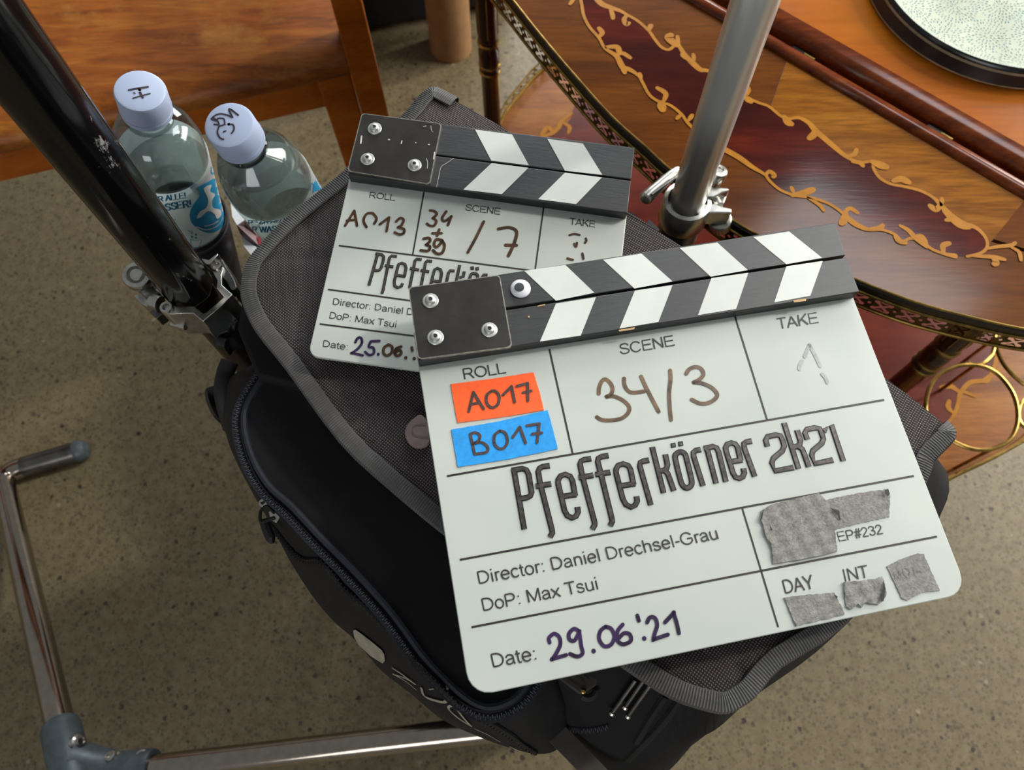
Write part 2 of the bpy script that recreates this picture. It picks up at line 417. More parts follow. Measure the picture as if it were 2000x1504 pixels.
    MT['card'] = simple('brown_cardboard', (150, 112, 72), 0.85, 0, 0.06, 50, 0.1)
    MT['white_card'] = simple('white_card', (196, 200, 206), 0.55, 0, 0.03)
    MT['mauve'] = simple('mauve_card', (112, 92, 94), 0.5)
    MT['red_card'] = simple('red_card', (128, 26, 28), 0.5)
    MT['case'] = simple('black_case_fabric', (16, 16, 18), 0.7, 0, 0.2, 40)
    MT['glaze_black'] = simple('black_glaze', (20, 19, 20), 0.25, 0, 0.2)
    MT['clay'] = simple('bare_clay', (142, 116, 84), 0.7)
    MT['clay_grey'] = simple('grey_clay', (128, 120, 98), 0.6)
    MT['dish'] = simple('pale_glaze', (190, 196, 178), 0.10, 0, 0.06, 22)
    MT['dash'] = simple('teal_dashes', (40, 110, 138), 0.15, 0, 0.3, 60)
mk_materials()

def depth_w(p, wpx): return wpx * depth(p) / F
class Plane:
    def __init__(s, O, N): s.O = V(O); s.N = V(N).normalized()
    def at(s, h=0.0):
        O = s.O + s.N * h
        def fn(px, py):
            r = ray(px, py); return CAMP + r * ((O - CAMP).dot(s.N) / r.dot(s.N))
        return fn
def horiz(z): return Plane((0, 0, z), (0, 0, 1))
def stroke(mb, pts, fn, N, wpx, n=6, caps=True, smooth=True, th=0.0, taper=None):
    q = cat(pts, n) if smooth and len(pts) > 2 else cat(pts, n) if len(pts) == 2 and n > 1 else pts
    p3 = [fn(x, y) for x, y in q]; L = len(p3)
    ws = []
    for i, p in enumerate(p3):
        k = 1.0
        if taper: k = taper(i / (L - 1))
        ws.append(depth_w(p, wpx) * k)
    nn = [N] * L if isinstance(N, Vector) else [N(x, y) for x, y in q]
    mb.ribbon(p3, nn, ws, th, caps)
def arc(cx, cy, rx, ry, a0, a1, n=14):
    return [(cx + rx * math.cos(math.radians(a0 + (a1 - a0) * i / n)), cy + ry * math.sin(math.radians(a0 + (a1 - a0) * i / n))) for i in range(n + 1)]
X = 0.69; h_ = 0.055      # x-height and half stroke, in cap heights; outlines keep half a stroke inside the letter box
def bowl(x0, x1, y0, y1):  # right-hand bowl of D, P, R, B
    r = (y1 - y0) / 2; xm = max(x0, x1 - r * 1.05); return [(x0, y1), (xm, y1)] + arc(xm, (y0 + y1) / 2, x1 - xm, r, 90, -90) + [(x0, y0)]
def round_o(w, t, b=h_): return arc(w / 2, (t + b) / 2, w / 2 - 0.11, (t - b) / 2, 90, 450, 26)
GL = {
 'R': (1.0, [[(.14, 0), (.14, 1 - h_)], bowl(.14, .83, .47, 1 - h_), [(.50, .47), (.64, .38), (.92, 0)]]),
 'P': (.93, [[(.14, 0), (.14, 1 - h_)], bowl(.14, .81, .44, 1 - h_)]),
 'D': (1.0, [[(.14, h_), (.14, 1 - h_)], bowl(.14, .89, h_, 1 - h_)]),
 'O': (1.09, [arc(.545, .5, .46, .5 - h_ + .01, 90, 450, 30)]),
 'G': (1.09, [arc(.545, .5, .46, .5 - h_ + .01, 32, 330, 26) + [(.955, .22), (.955, .48), (.58, .48)]]),
 'C': (1.0, [arc(.53, .5, .44, .5 - h_ + .01, 35, 325, 26)]),
 'L': (.78, [[(.13, 1), (.13, h_), (.74, h_)]]),
 'I': (.39, [[(.19, 0), (.19, 1)]]),
 'E': (.93, [[(.87, 1 - h_), (.14, 1 - h_), (.14, h_), (.89, h_)], [(.14, .52), (.83, .52)]]),
 'F': (.85, [[(.82, 1 - h_), (.14, 1 - h_), (.14, 0)], [(.14, .49), (.72, .49)]]),
 'N': (1.0, [[(.14, 0), (.14, 1)], [(.15, .96), (.86, .04)], [(.87, 0), (.87, 1)]]),
 'T': (.85, [[(.03, 1 - h_), (.83, 1 - h_)], [(.43, 1 - h_), (.43, 0)]]),
 'A': (.93, [[(.04, 0), (.465, .97)], [(.465, .97), (.89, 0)], [(.19, .34), (.74, .34)]]),
 'K': (.93, [[(.14, 0), (.14, 1)], [(.84, 1), (.16, .36)], [(.40, .58), (.89, 0)]]),
 'M': (1.16, [[(.14, 0), (.14, 1)], [(.16, .97), (.58, .04)], [(.58, .04), (1.0, .97)], [(1.02, 1), (1.02, 0)]]),
 'S': (.93, [[(.82, .72), (.76, .87), (.62, .94), (.44, .95), (.24, .89), (.15, .76), (.20, .62), (.36, .55), (.60, .49), (.78, .40), (.84, .26), (.76, .12), (.60, .06), (.42, .05), (.22, .11), (.12, .25), (.10, .32)]]),
 'Y': (.93, [[(.05, 1), (.465, .43)], [(.88, 1), (.465, .43)], [(.465, .43), (.465, 0)]]),
 'W': (1.3, [[(.03, 1), (.34, .03)], [(.34, .03), (.65, .96)], [(.65, .96), (.96, .03)], [(.96, .03), (1.27, 1)]]),
 'U': (1.0, [[(.14, 1), (.14, .36)] + arc(.50, .34, .36, .29, 180, 360, 16) + [(.86, .36), (.86, 1)]]),
 'i': (.31, [[(.155, 0), (.155, X + .02)], [(.155, .88), (.155, 1)]]),
 'l': (.31, [[(.155, 0), (.155, 1)]]),
 'r': (.465, [[(.15, 0), (.15, X + .02)], [(.15, .44), (.18, .58), (.27, .66), (.38, .67), (.46, .645)]]),
 'e': (.775, [[(.10, .37), (.69, .37)] + arc(.395, .355, .295, .335, 3, 325, 24)]),
 'c': (.70, [arc(.385, .355, .285, .335, 38, 322, 22)]),
 'o': (.775, [arc(.388, .355, .298, .335, 90, 450, 26)]),
 'a': (.775, [[(.12, .50), (.16, .61), (.28, .685), (.44, .685), (.57, .62), (.61, .50), (.61, .16), (.64, .06), (.68, 0)], [(.61, .42), (.44, .385), (.26, .35), (.13, .28), (.10, .18), (.15, .08), (.27, .03), (.42, .05), (.55, .13), (.61, .27)]]),
 't': (.39, [[(.17, .90), (.17, .16), (.20, .06), (.28, .03), (.37, .045)], [(.02, X - .03), (.36, X - .03)]]),
 'n': (.775, [[(.14, 0), (.14, X + .02)], [(.14, .40), (.18, .57), (.32, .675), (.46, .68), (.59, .62), (.63, .48), (.63, 0)]]),
 'h': (.775, [[(.14, 0), (.14, 1)], [(.14, .40), (.18, .57), (.32, .675), (.46, .68), (.59, .62), (.63, .48), (.63, 0)]]),
 'u': (.775, [[(.13, X + .02), (.13, .22), (.17, .09), (.30, .025), (.44, .035), (.57, .12), (.62, .28)], [(.63, X + .02), (.63, 0)]]),
 's': (.70, [[(.57, .51), (.53, .62), (.43, .68), (.30, .685), (.16, .63), (.12, .53), (.16, .44), (.30, .39), (.46, .35), (.58, .28), (.60, .18), (.54, .07), (.42, .025), (.28, .025), (.15, .08), (.09, .20)]]),
 'x': (.70, [[(.04, X + .02), (.66, 0)], [(.66, X + .02), (.04, 0)]]),
 ':': (.39, [[(.195, .02), (.195, .13)], [(.195, .58), (.195, .69)]]),
 '-': (.465, [[(.06, .37), (.40, .37)]]),
 '#': (.775, [[(.16, 0), (.36, 1)], [(.42, 0), (.62, 1)], [(.04, .67), (.74, .67)], [(.02, .33), (.72, .33)]]),
 '2': (.775, [[(.10, .70), (.14, .85), (.26, .94), (.42, .95), (.57, .90), (.65, .77), (.62, .62), (.48, .46), (.26, .27), (.12, .12), (.09, .055)], [(.08, .055), (.69, .055)]]),
 '3': (.775, [[(.10, .76), (.18, .90), (.33, .95), (.50, .93), (.62, .83), (.62, .68), (.53, .57), (.34, .53)], [(.34, .53), (.52, .51), (.66, .40), (.67, .24), (.58, .11), (.42, .05), (.25, .07), (.12, .18), (.09, .27)]]),
 '!': (.39, [[(.195, .28), (.195, 1)], [(.195, 0), (.195, .12)]]),
 ' ': (.39, []),
}
GL['\u00dc'] = (1.0, GL['U'][1] + [[(.32, 1.12), (.32, 1.24)], [(.68, 1.12), (.68, 1.24)]])
def text_on(mb, s, BL, BR, TL, fn, wide=0.11, px_space=False, N=None):
    x = 0; st = []; lo = 1e9; hi = -1e9
    for c in s:
        adv, gl = GL[c]
        for g in gl:
            q = [(x + a, b) for a, b in g]; st.append(q); lo = min(lo, min(p[0] for p in q) - .05); hi = max(hi, max(p[0] for p in q) + .05)
        x += adv
    if px_space:
        ux = (BR[0] - BL[0], BR[1] - BL[1]); uy = (TL[0] - BL[0], TL[1] - BL[1])
        mp = lambda a, b: fn(BL[0] + ux[0] * (a - lo) / (hi - lo) + uy[0] * b, BL[1] + ux[1] * (a - lo) / (hi - lo) + uy[1] * b)
        nm = lambda a, b: N(BL[0] + ux[0] * (a - lo) / (hi - lo) + uy[0] * b, BL[1] + ux[1] * (a - lo) / (hi - lo) + uy[1] * b)
        hgt = depth_w(fn(*BL), math.hypot(*uy))
    else:
        b_, r, t = fn(*BL), fn(*BR), fn(*TL); ux, uy = r - b_, t - b_; hgt = uy.length
        mp = lambda a, b: b_ + ux * ((a - lo) / (hi - lo)) + uy * b
        nm = lambda a, b: N
    for q in st:
        if len(q) == 2 and px_space: q = cat(q, 4)
        mb.ribbon([mp(*p) for p in q], [nm(*p) for p in q], [hgt * wide] * len(q), 0, False)

# ------------------------------------------------------------------ floor
mb = MB(); mb.add([(-4, -4, 0), (4, -4, 0), (4, 5, 0), (-4, 5, 0)], [(0, 1, 2, 3)])
fl = obj('floor', mb, MT['floor']); fl['kind'] = 'structure'

# ------------------------------------------------------------------ slates
def slate(O, U, W, label, tb, tstick, plate, screws, upper, lower, stripes_u, stripes_l, plate_h, corner_r, ext):
    O, U, W = V(O), V(U), V(W)
    N = W.cross(U).normalized(); Ux = U.normalized(); Uy = N.cross(Ux)
    base = O - N * tb
    M = Matrix(((Ux.x, Uy.x, N.x, base.x), (Ux.y, Uy.y, N.y, base.y), (Ux.z, Uy.z, N.z, base.z), (0, 0, 0, 1)))
    root = thing('film_slate', label, 'clapperboard', M=M)
    pl = Plane(O, N); lu, lw = U.length, W.length
    def ab(a, b, h=0.0): return O + U * a + W * b + N * h
    # board with rounded lower corners
    ra, rb = corner_r / lu, corner_r / lw
    out = [ab(0, -ext), ab(0, 1 - rb)] + [ab(ra - ra * math.cos(t), 1 - rb + rb * math.sin(t)) for t in (0.3, 0.6, 0.9, 1.2)] + [ab(ra, 1), ab(1 - ra, 1)] + \
          [ab(1 - ra + ra * math.sin(t), 1 - rb + rb * math.cos(t)) for t in (0.3, 0.6, 0.9, 1.2)] + [ab(1, 1 - rb), ab(1, -ext)]
    mb = MB(); mb.solid(out, -N * tb)
    board = obj('board', mb, MT['acrylic'], root, bevel=0.0005)
    # sticks
    fs = pl.at(tstick)
    for nm, q in (('upper_stick', upper), ('lower_stick', lower)):
        mb = MB(); mb.solid([fs(*p) for p in (q[0], q[3], q[2], q[1])], -N * tstick)
        st = obj('clap_stick', mb, MT['stick'], root, bevel=0.0005, label='hinged clap stick' if nm == 'upper_stick' else 'fixed clap stick')
        mb_list = stripes_u if nm == 'upper_stick' else stripes_l
        f2 = pl.at(tstick + 0.00025)
        for s in mb_list:
            mb = MB(); mb.solid([f2(*p) for p in (s[0], s[3], s[2], s[1])], -N * 0.0002)
            obj('white_stripe', mb, MT['stripe'], st)
    # hinge plate
    fp = pl.at(tstick + plate_h)
    q = [fp(*p) for p in plate]; c = sum(q, V((0, 0, 0))) / 4
    def rounded(pts, r, k=5):
        o = []
        for i in range(4):
            p, a, b = pts[i], (pts[i - 1] - pts[i]).normalized(), (pts[(i + 1) % 4] - pts[i]).normalized()
            for j in range(k + 1):
                t = j / k * math.pi / 2
                o.append(p + a * r * (1 - math.sin(t)) + b * r * (1 - math.cos(t)))
        return o
    rq = rounded([q[0], q[3], q[2], q[1]], 0.0025)
    mb = MB(); mb.solid(rq, -N * plate_h)
    pe = obj('hinge_plate', mb, MT['plate_edge'], root, smooth=None)
    mb = MB(); mb.solid([p + (c - p).normalized() * 0.0009 + N * 0.00015 for p in rq], -N * 0.0003)
    obj('plate_face', mb, MT['plate'], pe, smooth=None, label='dark satin face of the hinge plate')
    for (sx, sy, r) in screws:
        p = fp(sx, sy); r = depth_w(p, r)
        mb = MB()
        mb.lathe(p, N, [(r, 0), (r, 0.0006), (r * 0.93, 0.0009), (r * 0.68, 0.001), (r * 0.66, 0.0016), (r * 0.55, 0.0025), (r * 0.36, 0.003), (r * 0.27, 0.003), (r * 0.25, 0.0018), (0.0001, 0.0018)], 28)
        sc = obj('screw', mb, MT['zinc'], root, smooth=30)
        mb = MB(); mb.lathe(p, N, [(r * 0.245, 0.0016), (r * 0.245, 0.0021)], 6)
        obj('hex_socket', mb, MT['alu_dark'], sc)
    return root, board, pl, N

def line(pl, N, a, b, root, wpx=4.0):
    mb = MB(); f = pl.at(0.00012); stroke(mb, [a, b], f, N, wpx, n=1, caps=False)
    obj('ruled_line', mb, MT['rule'], root)
def letters(pl, N, root, strokes_by_letter, wpx):
    for L in strokes_by_letter:
        m1 = MB(); m2 = MB(); f1 = pl.at(0.0003); f2 = pl.at(0.0007)
        for s in L:
            if s[0] == 'dot':
                for mm, f, k in ((m1, f1, 1.0), (m2, f2, 0.6)):
                    x, y = s[1]; r = s[2] * k; mm.add([f(x - r * 1.1, y - r * 0.8), f(x - r * 0.8, y + r), f(x + r * 1.1, y + r * 0.7), f(x + r * 0.8, y - r * 1.1)], [(0, 1, 2, 3)])
                continue
            cl = s[0] == 'loop'
            pts = s[1:] if cl or s[0] == 'sm' else s
            q = cat(pts, 5, closed=cl) if (cl or s[0] == 'sm') else pts
            if cl: q = q + [q[0]]
            for mm, f, k in ((m1, f1, 1.0), (m2, f2, 0.62)):
                p3 = [f(*p) for p in q]
                if mm is m1: mm.ribbon(p3, [N] * len(p3), [depth_w(p, wpx * k) for p in p3], 0.0004, False)
                else: mm.ribbon(p3, [N] * len(p3), [depth_w(p, wpx * k) for p in p3], 0.0, False)
        lo = obj('title_letter', m1, MT['logo_edge'], root, smooth=None)
        obj('letter_face', m2, MT['logo'], lo, smooth=None)
def write(name, pl, N, parent, strokes, wpx, mat, h=0.0002, label=None):
    mb = MB(); f = pl.at(h)
    for s in strokes:
        if len(s) == 1:
            p = f(*s[0]); mb.lathe(p - N * 0.0001, N, [(depth_w(p, wpx * 0.6), 0), (depth_w(p, wpx * 0.6), 0.00012)], 10)
        else:
            kink = [tuple(p) for p in s]
            stroke(mb, kink, f, N, wpx, n=7)
    return obj(name, mb, mat, parent, label=label, smooth=None)
def tape(name, poly, pl, N, parent, mat, h=0.0003, jag=0.9, bulge=0.0, step=7, label=None):
    # torn tape: jagged outline, thin solid, gentle wrinkles
    q = []
    n = len(poly)
    for i in range(n):
        a, b = poly[i], poly[(i + 1) % n]; L = math.hypot(b[0] - a[0], b[1] - a[1]); k = max(1, int(L / 3.5))
        for j in range(k):
            t = j / k; q.append((a[0] + (b[0] - a[0]) * t + random.uniform(-jag, jag), a[1] + (b[1] - a[1]) * t + random.uniform(-jag, jag)))
    f = pl.at(h); ph = random.uniform(0, 9)
    def fn(x, y):
        k = math.sin(x * 0.13 + y * 0.07 + ph) * math.sin(y * 0.17 - x * 0.05 + ph * 2)
        return f(x, y) + N * (bulge * (0.5 + 0.5 * k))
    mb = MB(); mb.tess(q, fn, step)
    n = len(q); o = len(mb.v); mb.v += [fn(*p) for p in q] + [pl.at(0.00002)(*p) for p in q]
    for i in range(n): mb.f.append((o + i, o + n + i, o + n + (i + 1) % n, o + (i + 1) % n))
    return obj(name, mb, mat, parent, label=label, smooth=40)

a = lambda pts: Z(780, 430, 2.174, pts)
big, bigboard, BP, BN = slate((-0.0613705, 0.18011479, 0.78130576), (0.27458583, 0.05326221, -0.0128748), (0.03439942, -0.18300641, -0.00405693),
    'larger white clapperboard in front, with orange and blue tape and scene 34/3', 0.004, 0.0088,
    [(797.3, 561), (976.5, 536.5), (1001, 677.5), (816, 702)],
    [(840.8, 588, 15.8), (850.5, 659.5, 16.2), (955.8, 645, 15.8)],
    [(799, 563), (1631.5, 435), (1651.7, 498.2), (812, 628)], [(812, 633), (1653, 502.8), (1678.7, 569.5), (817, 706)],
    [a(s) for s in ([(530, 215), (705, 190), (828, 308), (665, 342)], [(865, 168), (1028, 142), (1160, 260), (998, 290)], [(1190, 118), (1350, 95), (1480, 212), (1322, 240)], [(1503, 72), (1655, 48), (1795, 160), (1643, 187)])],
    [a(s) for s in ([(665, 354), (835, 327), (770, 490), (597, 515)], [(1000, 299), (1160, 276), (1100, 432), (935, 460)], [(1325, 246), (1482, 223), (1430, 377), (1268, 403)], [(1643, 196), (1798, 173), (1745, 321), (1592, 349)])],
    0.0016, 0.012, 0.13)
fe = BP.at(0.0092); pe = fe(1016.7, 564)
mb = MB(); r = depth_w(pe, 20)
mb.lathe(pe, BN, [(r, 0), (r, 0.0005), (r * 0.9, 0.0015), (r * 0.6, 0.0024), (r * 0.3, 0.0028), (0.0001, 0.0029)], 32)
eye = obj('googly_eye', mb, MT['eye_white'], big, label='small white googly eye on the upper stick')
mb = MB(); mb.lathe(pe + (fe(1014, 565) - pe) + BN * 0.0027, BN, [(r * 0.48, 0), (r * 0.44, 0.0006), (0.0001, 0.0008)], 24)
obj('pupil', mb, MT['pupil'], eye)
for a_, b_ in (((873, 930), (1727, 781)), ((898, 1093.5), (1785, 929.5)), ((921, 1225.2), (1830, 1048))): line(BP, BN, a_, b_, big)
for a_, b_ in (((1073, 682), (1118.5, 886)), ((1435.5, 618), (1498, 819)), ((1449, 990.5), (1520, 1225))): line(BP, BN, a_, b_, big, 3.6)
ft = BP.at(0.00013)
for s, BL, BR, TL in (('ROLL', (907, 741), (990, 729), (903, 720)), ('SCENE', (1212, 693), (1319.5, 675), (1208, 672)), ('TAKE', (1519, 643.5), (1600.5, 630.5), (1515, 622)),
                      ('Director: Daniel Drechsel-Grau', (936, 1141), (1404, 1052.5), (931, 1116)), ('DoP: Max Tsui', (944.5, 1194), (1168.8, 1151), (939.5, 1169)),
                      ('Date:', (963.5, 1304), (1048, 1288.5), (957.5, 1277)), ('EP#232', (1639, 1058), (1726, 1042.5), (1633.6, 1039)), ('DAY', (1534, 1160), (1592, 1149), (1527, 1133)), ('INT', (1651, 1136), (1699, 1127), (1645.7, 1112))):
    mb = MB(); text_on(mb, s, BL, BR, TL, ft, 0.124, N=BN); obj('lettering', mb, MT['print'], big, smooth=None, fixn=0)
z = lambda pts: Z(980, 800, 5.556, pts)
y = lambda pts: Z(1320, 780, 5.263, pts)
letters(BP, BN, big, [
    [z([(132, 648), (245, 1297)]), z([(108, 660), (225, 640), (268, 655), (292, 700), (325, 900), (312, 935), (275, 955), (180, 970)])],
    [z([(522, 608), (445, 618), (412, 635), (396, 670), (415, 790), (545, 1300), (552, 1335), (525, 1380)]), z([(370, 832), (537, 806)])],
    [z([(640, 945), (810, 920)]), z([(798, 935), (768, 770), (745, 725), (690, 702), (640, 720), (612, 765), (612, 800), (682, 1095), (712, 1150), (765, 1175), (808, 1155), (830, 1110), (822, 1055)])],
    [z([(972, 532), (895, 543), (862, 560), (850, 590), (875, 720), (1008, 1220), (1010, 1250), (985, 1295)]), z([(838, 738), (995, 712)])],
    [z([(1160, 498), (1085, 510), (1050, 528), (1042, 560), (1075, 690), (1195, 1180), (1200, 1215), (1178, 1258)]), z([(1018, 705), (1180, 680)])],
    [z([(1280, 830), (1448, 803)]), z([(1432, 815), (1398, 650), (1375, 608), (1318, 588), (1265, 605), (1240, 650), (1242, 690), (1315, 970), (1348, 1030), (1405, 1058), (1450, 1035), (1472, 990), (1462, 940)])],
    [z([(1600, 548), (1540, 558), (1505, 575), (1498, 610), (1618, 1035)])],
    [z([(1633, 405), (1757, 903)]), z([(1775, 485), (1800, 600), (1790, 640), (1750, 662), (1690, 670)]), z([(1765, 662), (1800, 690), (1830, 770), (1868, 880)])],
    [['dot', z([(1862, 388)])[0], 5], ['dot', z([(1942, 372)])[0], 5], ['loop', (1319, 895), (1322, 886), (1330, 882.5), (1338, 887), (1342, 900), (1351, 938), (1349, 949), (1341, 953), (1333, 947), (1328, 933)]],
    [y([(258, 515), (205, 525), (182, 545), (185, 590), (280, 888)])],
    [y([(318, 495), (415, 862)]), y([(292, 505), (385, 485), (420, 497), (440, 540), (515, 845)])],
    [y([(540, 645), (685, 622)]), y([(668, 630), (635, 490), (612, 458), (572, 447), (530, 462), (512, 500), (522, 545), (588, 755), (615, 800), (655, 812), (690, 795), (705, 755), (695, 708)])],
    [y([(782, 428), (730, 436), (702, 452), (704, 500), (812, 792)])],
    [y([(942, 482), (925, 420), (945, 382), (1030, 365), (1075, 372), (1098, 420), (1115, 480), (1095, 530), (1005, 605), (988, 650), (1022, 735), (1212, 700)])],
    [y([(1112, 240), (1262, 712)]), y([(1247, 315), (1282, 425), (1275, 465), (1240, 485), (1195, 492)]), y([(1255, 482), (1300, 510), (1320, 560), (1367, 692)])],
    [y([(1352, 412), (1328, 345), (1350, 308), (1430, 292), (1480, 300), (1500, 350), (1518, 405), (1500, 452), (1412, 525), (1398, 570), (1430, 660), (1618, 622)])],
    [y([(1525, 325), (1600, 262), (1722, 632)])]], 11.4)
z = lambda pts: Z(1120, 640, 5.556, pts)
write('scene_handwriting', BP, BN, big, [z(s) for s in ([(275, 715), (280, 650), (310, 580), (350, 560), (400, 600), (425, 660), (410, 720), (362, 748), (362, 749), (440, 745), (540, 790), (605, 860), (590, 930), (520, 985), (410, 1005), (310, 1000), (255, 970)],
    [(550, 550), (555, 620), (590, 680), (650, 705), (770, 690)], [(735, 530), (800, 670), (925, 910)], [(1050, 465), (1055, 560), (1040, 700), (1045, 850), (1060, 1000)],
    [(1225, 500), (1260, 450), (1330, 425), (1390, 450), (1410, 510), (1370, 560), (1312, 592), (1312, 593), (1400, 605), (1500, 650), (1560, 720), (1530, 780), (1450, 820), (1370, 820), (1285, 780)])], 7.8, MT['marker'])
z = lambda pts: Z(1480, 580, 6.268, pts)
write('wiped_take_number', BP, BN, big, [z(s) for s in ([(575, 730), (610, 650), (635, 592), (636, 592), (690, 690), (765, 845)], [(545, 785), (515, 840), (508, 880)], [(790, 945), (835, 1000), (850, 1045)])], 7.2, MT['faint'])
z = lambda pts: Z(900, 1000, 3.571, pts)
write('date_handwriting', BP, BN, big, [z(s) for s in ([(620, 910), (615, 880), (650, 850), (685, 870), (695, 920), (670, 980), (640, 1025), (641, 1025), (735, 998)],
    [(825, 832), (790, 815), (755, 850), (760, 890), (795, 895), (826, 835), (827, 836), (840, 930), (850, 985), (815, 1008), (762, 990)], [(927, 970)],
    [(1010, 800), (975, 830), (965, 885), (1000, 935), (1048, 925), (1072, 870), (1050, 815), (1010, 800)], [(1130, 785), (1095, 830), (1090, 890), (1130, 922), (1185, 900), (1180, 855), (1140, 845), (1105, 878)],
    [(1232, 722), (1242, 758)], [(1280, 882)], [(1300, 770), (1320, 735), (1355, 740), (1370, 790), (1352, 850), (1345, 888), (1346, 888), (1445, 855)], [(1425, 770), (1484, 706), (1485, 706), (1505, 770), (1522, 845)])], 7.6, MT['ink'])
z = lambda pts: Z(840, 560, 3.96, pts)
ot = tape('orange_tape', z([(160, 755), (480, 712), (800, 662), (845, 810), (882, 955), (560, 1008), (212, 1052), (185, 900)]), BP, BN, big, MT['orange'], 0.0004, 0.35, 0.0002, 12, 'fluorescent orange tape strip')
write('handwriting', BP, BN, ot, [z(s) for s in ([(300, 965), (335, 815)], [(335, 815), (415, 945)], [(312, 912), (385, 895)], [(480, 805), (440, 840), (440, 900), (480, 935), (525, 910), (535, 850), (510, 810), (480, 805)],
    [(565, 838), (630, 772)], [(630, 770), (655, 893)], [(672, 770), (755, 747)], [(755, 747), (757, 883)], [(718, 820), (782, 805)])], 5.6, MT['felt'], 0.00075)
bt = tape('blue_tape', z([(163, 1105), (530, 1042), (910, 955), (952, 1110), (988, 1255), (600, 1335), (215, 1395), (190, 1250)]), BP, BN, big, MT['blue'], 0.0005, 0.35, 0.0002, 12, 'bright blue tape strip')
write('handwriting', BP, BN, bt, [z(s) for s in ([(310, 1140), (345, 1295)], [(310, 1140), (350, 1128), (385, 1150), (375, 1190), (330, 1215), (331, 1215), (400, 1205), (445, 1240), (435, 1280), (345, 1295)], [(540, 1115), (500, 1150), (498, 1210), (530, 1250), (575, 1245), (600, 1190), (580, 1130), (540, 1115)],
    [(640, 1165), (695, 1085)], [(695, 1085), (740, 1210)], [(750, 1075), (845, 1060)], [(845, 1060), (828, 1205)], [(790, 1140), (865, 1130)])], 5.6, MT['felt'], 0.00085)
z = lambda pts: Z(1440, 940, 4.545, pts)
tape('gaffer_tape', z([(780, 168), (900, 140), (1080, 105), (1250, 80), (1330, 70), (1355, 110), (1350, 315), (1100, 370), (860, 430), (800, 435)]), BP, BN, big, MT['gaffer'], 0.0003, 0.8, 0.0003)
tape('gaffer_tape', z([(215, 260), (310, 205), (500, 160), (720, 103), (745, 130), (780, 170), (905, 265), (920, 330), (905, 350), (860, 430), (870, 490), (880, 560), (885, 620), (750, 660), (520, 700), (315, 735), (305, 590), (290, 540), (240, 480), (225, 370), (205, 350)]), BP, BN, big, MT['gaffer'], 0.0007, 0.8, 0.0012)
tape('gaffer_tape', z([(415, 1030), (600, 1010), (860, 990), (905, 1080), (955, 1180), (870, 1205), (720, 1240), (525, 1285), (490, 1220), (470, 1160), (440, 1090)]), BP, BN, big, MT['gaffer'], 0.0003, 0.8, 0.0008)
tape('gaffer_tape', z([(945, 895), (985, 890), (1080, 885), (1200, 870), (1285, 845), (1310, 920), (1315, 1000), (1290, 1070), (1250, 1095), (1190, 1085), (1130, 1075), (1105, 1120), (1060, 1090), (1010, 1140), (965, 1110), (945, 980)]), BP, BN, big, MT['gaffer'], 0.0005, 0.8, 0.0014)
t4 = tape('gaffer_tape', z([(1325, 755), (1450, 690), (1600, 640), (1655, 645), (1700, 750), (1800, 970), (1730, 975), (1640, 990), (1510, 1055), (1460, 1040), (1400, 910)]), BP, BN, big, MT['gaffer'], 0.0003, 0.8, 0.0004)
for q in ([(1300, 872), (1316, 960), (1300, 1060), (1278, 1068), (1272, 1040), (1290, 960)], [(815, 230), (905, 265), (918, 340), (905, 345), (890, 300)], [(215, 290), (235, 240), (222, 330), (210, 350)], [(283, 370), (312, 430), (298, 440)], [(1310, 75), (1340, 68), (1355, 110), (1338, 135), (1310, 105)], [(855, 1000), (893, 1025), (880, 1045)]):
    mb = MB(); f = BP.at(0.0021); mb.add([f(*p) for p in z(q)], [tuple(range(len(q)))]); obj('tape_edge_shade', mb, MT['dark'], big, smooth=None)  # flat dark patches: shadow and dark underside painted along the tape edges
write('embossed_lettering', BP, BN, t4, [z(s) for s in ([(1410, 860), (1395, 800), (1440, 855), (1440, 790), (1462, 845)], [(1475, 780), (1480, 820), (1520, 845), (1535, 790), (1500, 770), (1475, 780)], [(1560, 760), (1580, 825)], [(1600, 790), (1640, 800)])], 1.6, MT['gaffer'], 0.0009)
z = lambda pts: Z(780, 520, 6.667, pts)
f = BP.at(0.0107)
for x, y_, ln, wd in ((718, 632, 18, 12),):
    mb = MB(); p = [f(*q) for q in z([(x - 8, y_ - 14), (x + 12, y_ - 16), (x + 14, y_ + 14), (x - 4, y_ + 10)])]; mb.add(p, [(0, 1, 2, 3)]); obj('dark_nick', mb, MT['dark'], big, smooth=None)
f = BP.at(0.0092)
for q in ([(1800, 512), (1895, 492), (1900, 508), (1800, 528)], [(1675, 645), (1700, 650), (1695, 672), (1672, 665)]):
    mb = MB(); mb.add([f(*p) for p in z(q)], [(0, 1, 2, 3)]); obj('paint_chip', mb, MT['chip'], big, smooth=None)
z = lambda pts: Z(780, 430, 2.174, pts)
f = BP.at(0.0092)
for q in ([(930, 466), (1000, 455), (998, 463), (935, 473)], [(1672, 340), (1728, 333), (1726, 343), (1675, 349)]):
    mb = MB(); mb.add([f(*p) for p in z(q)], [(0, 1, 2, 3)]); obj('paint_chip', mb, MT['chip'], big, smooth=None)

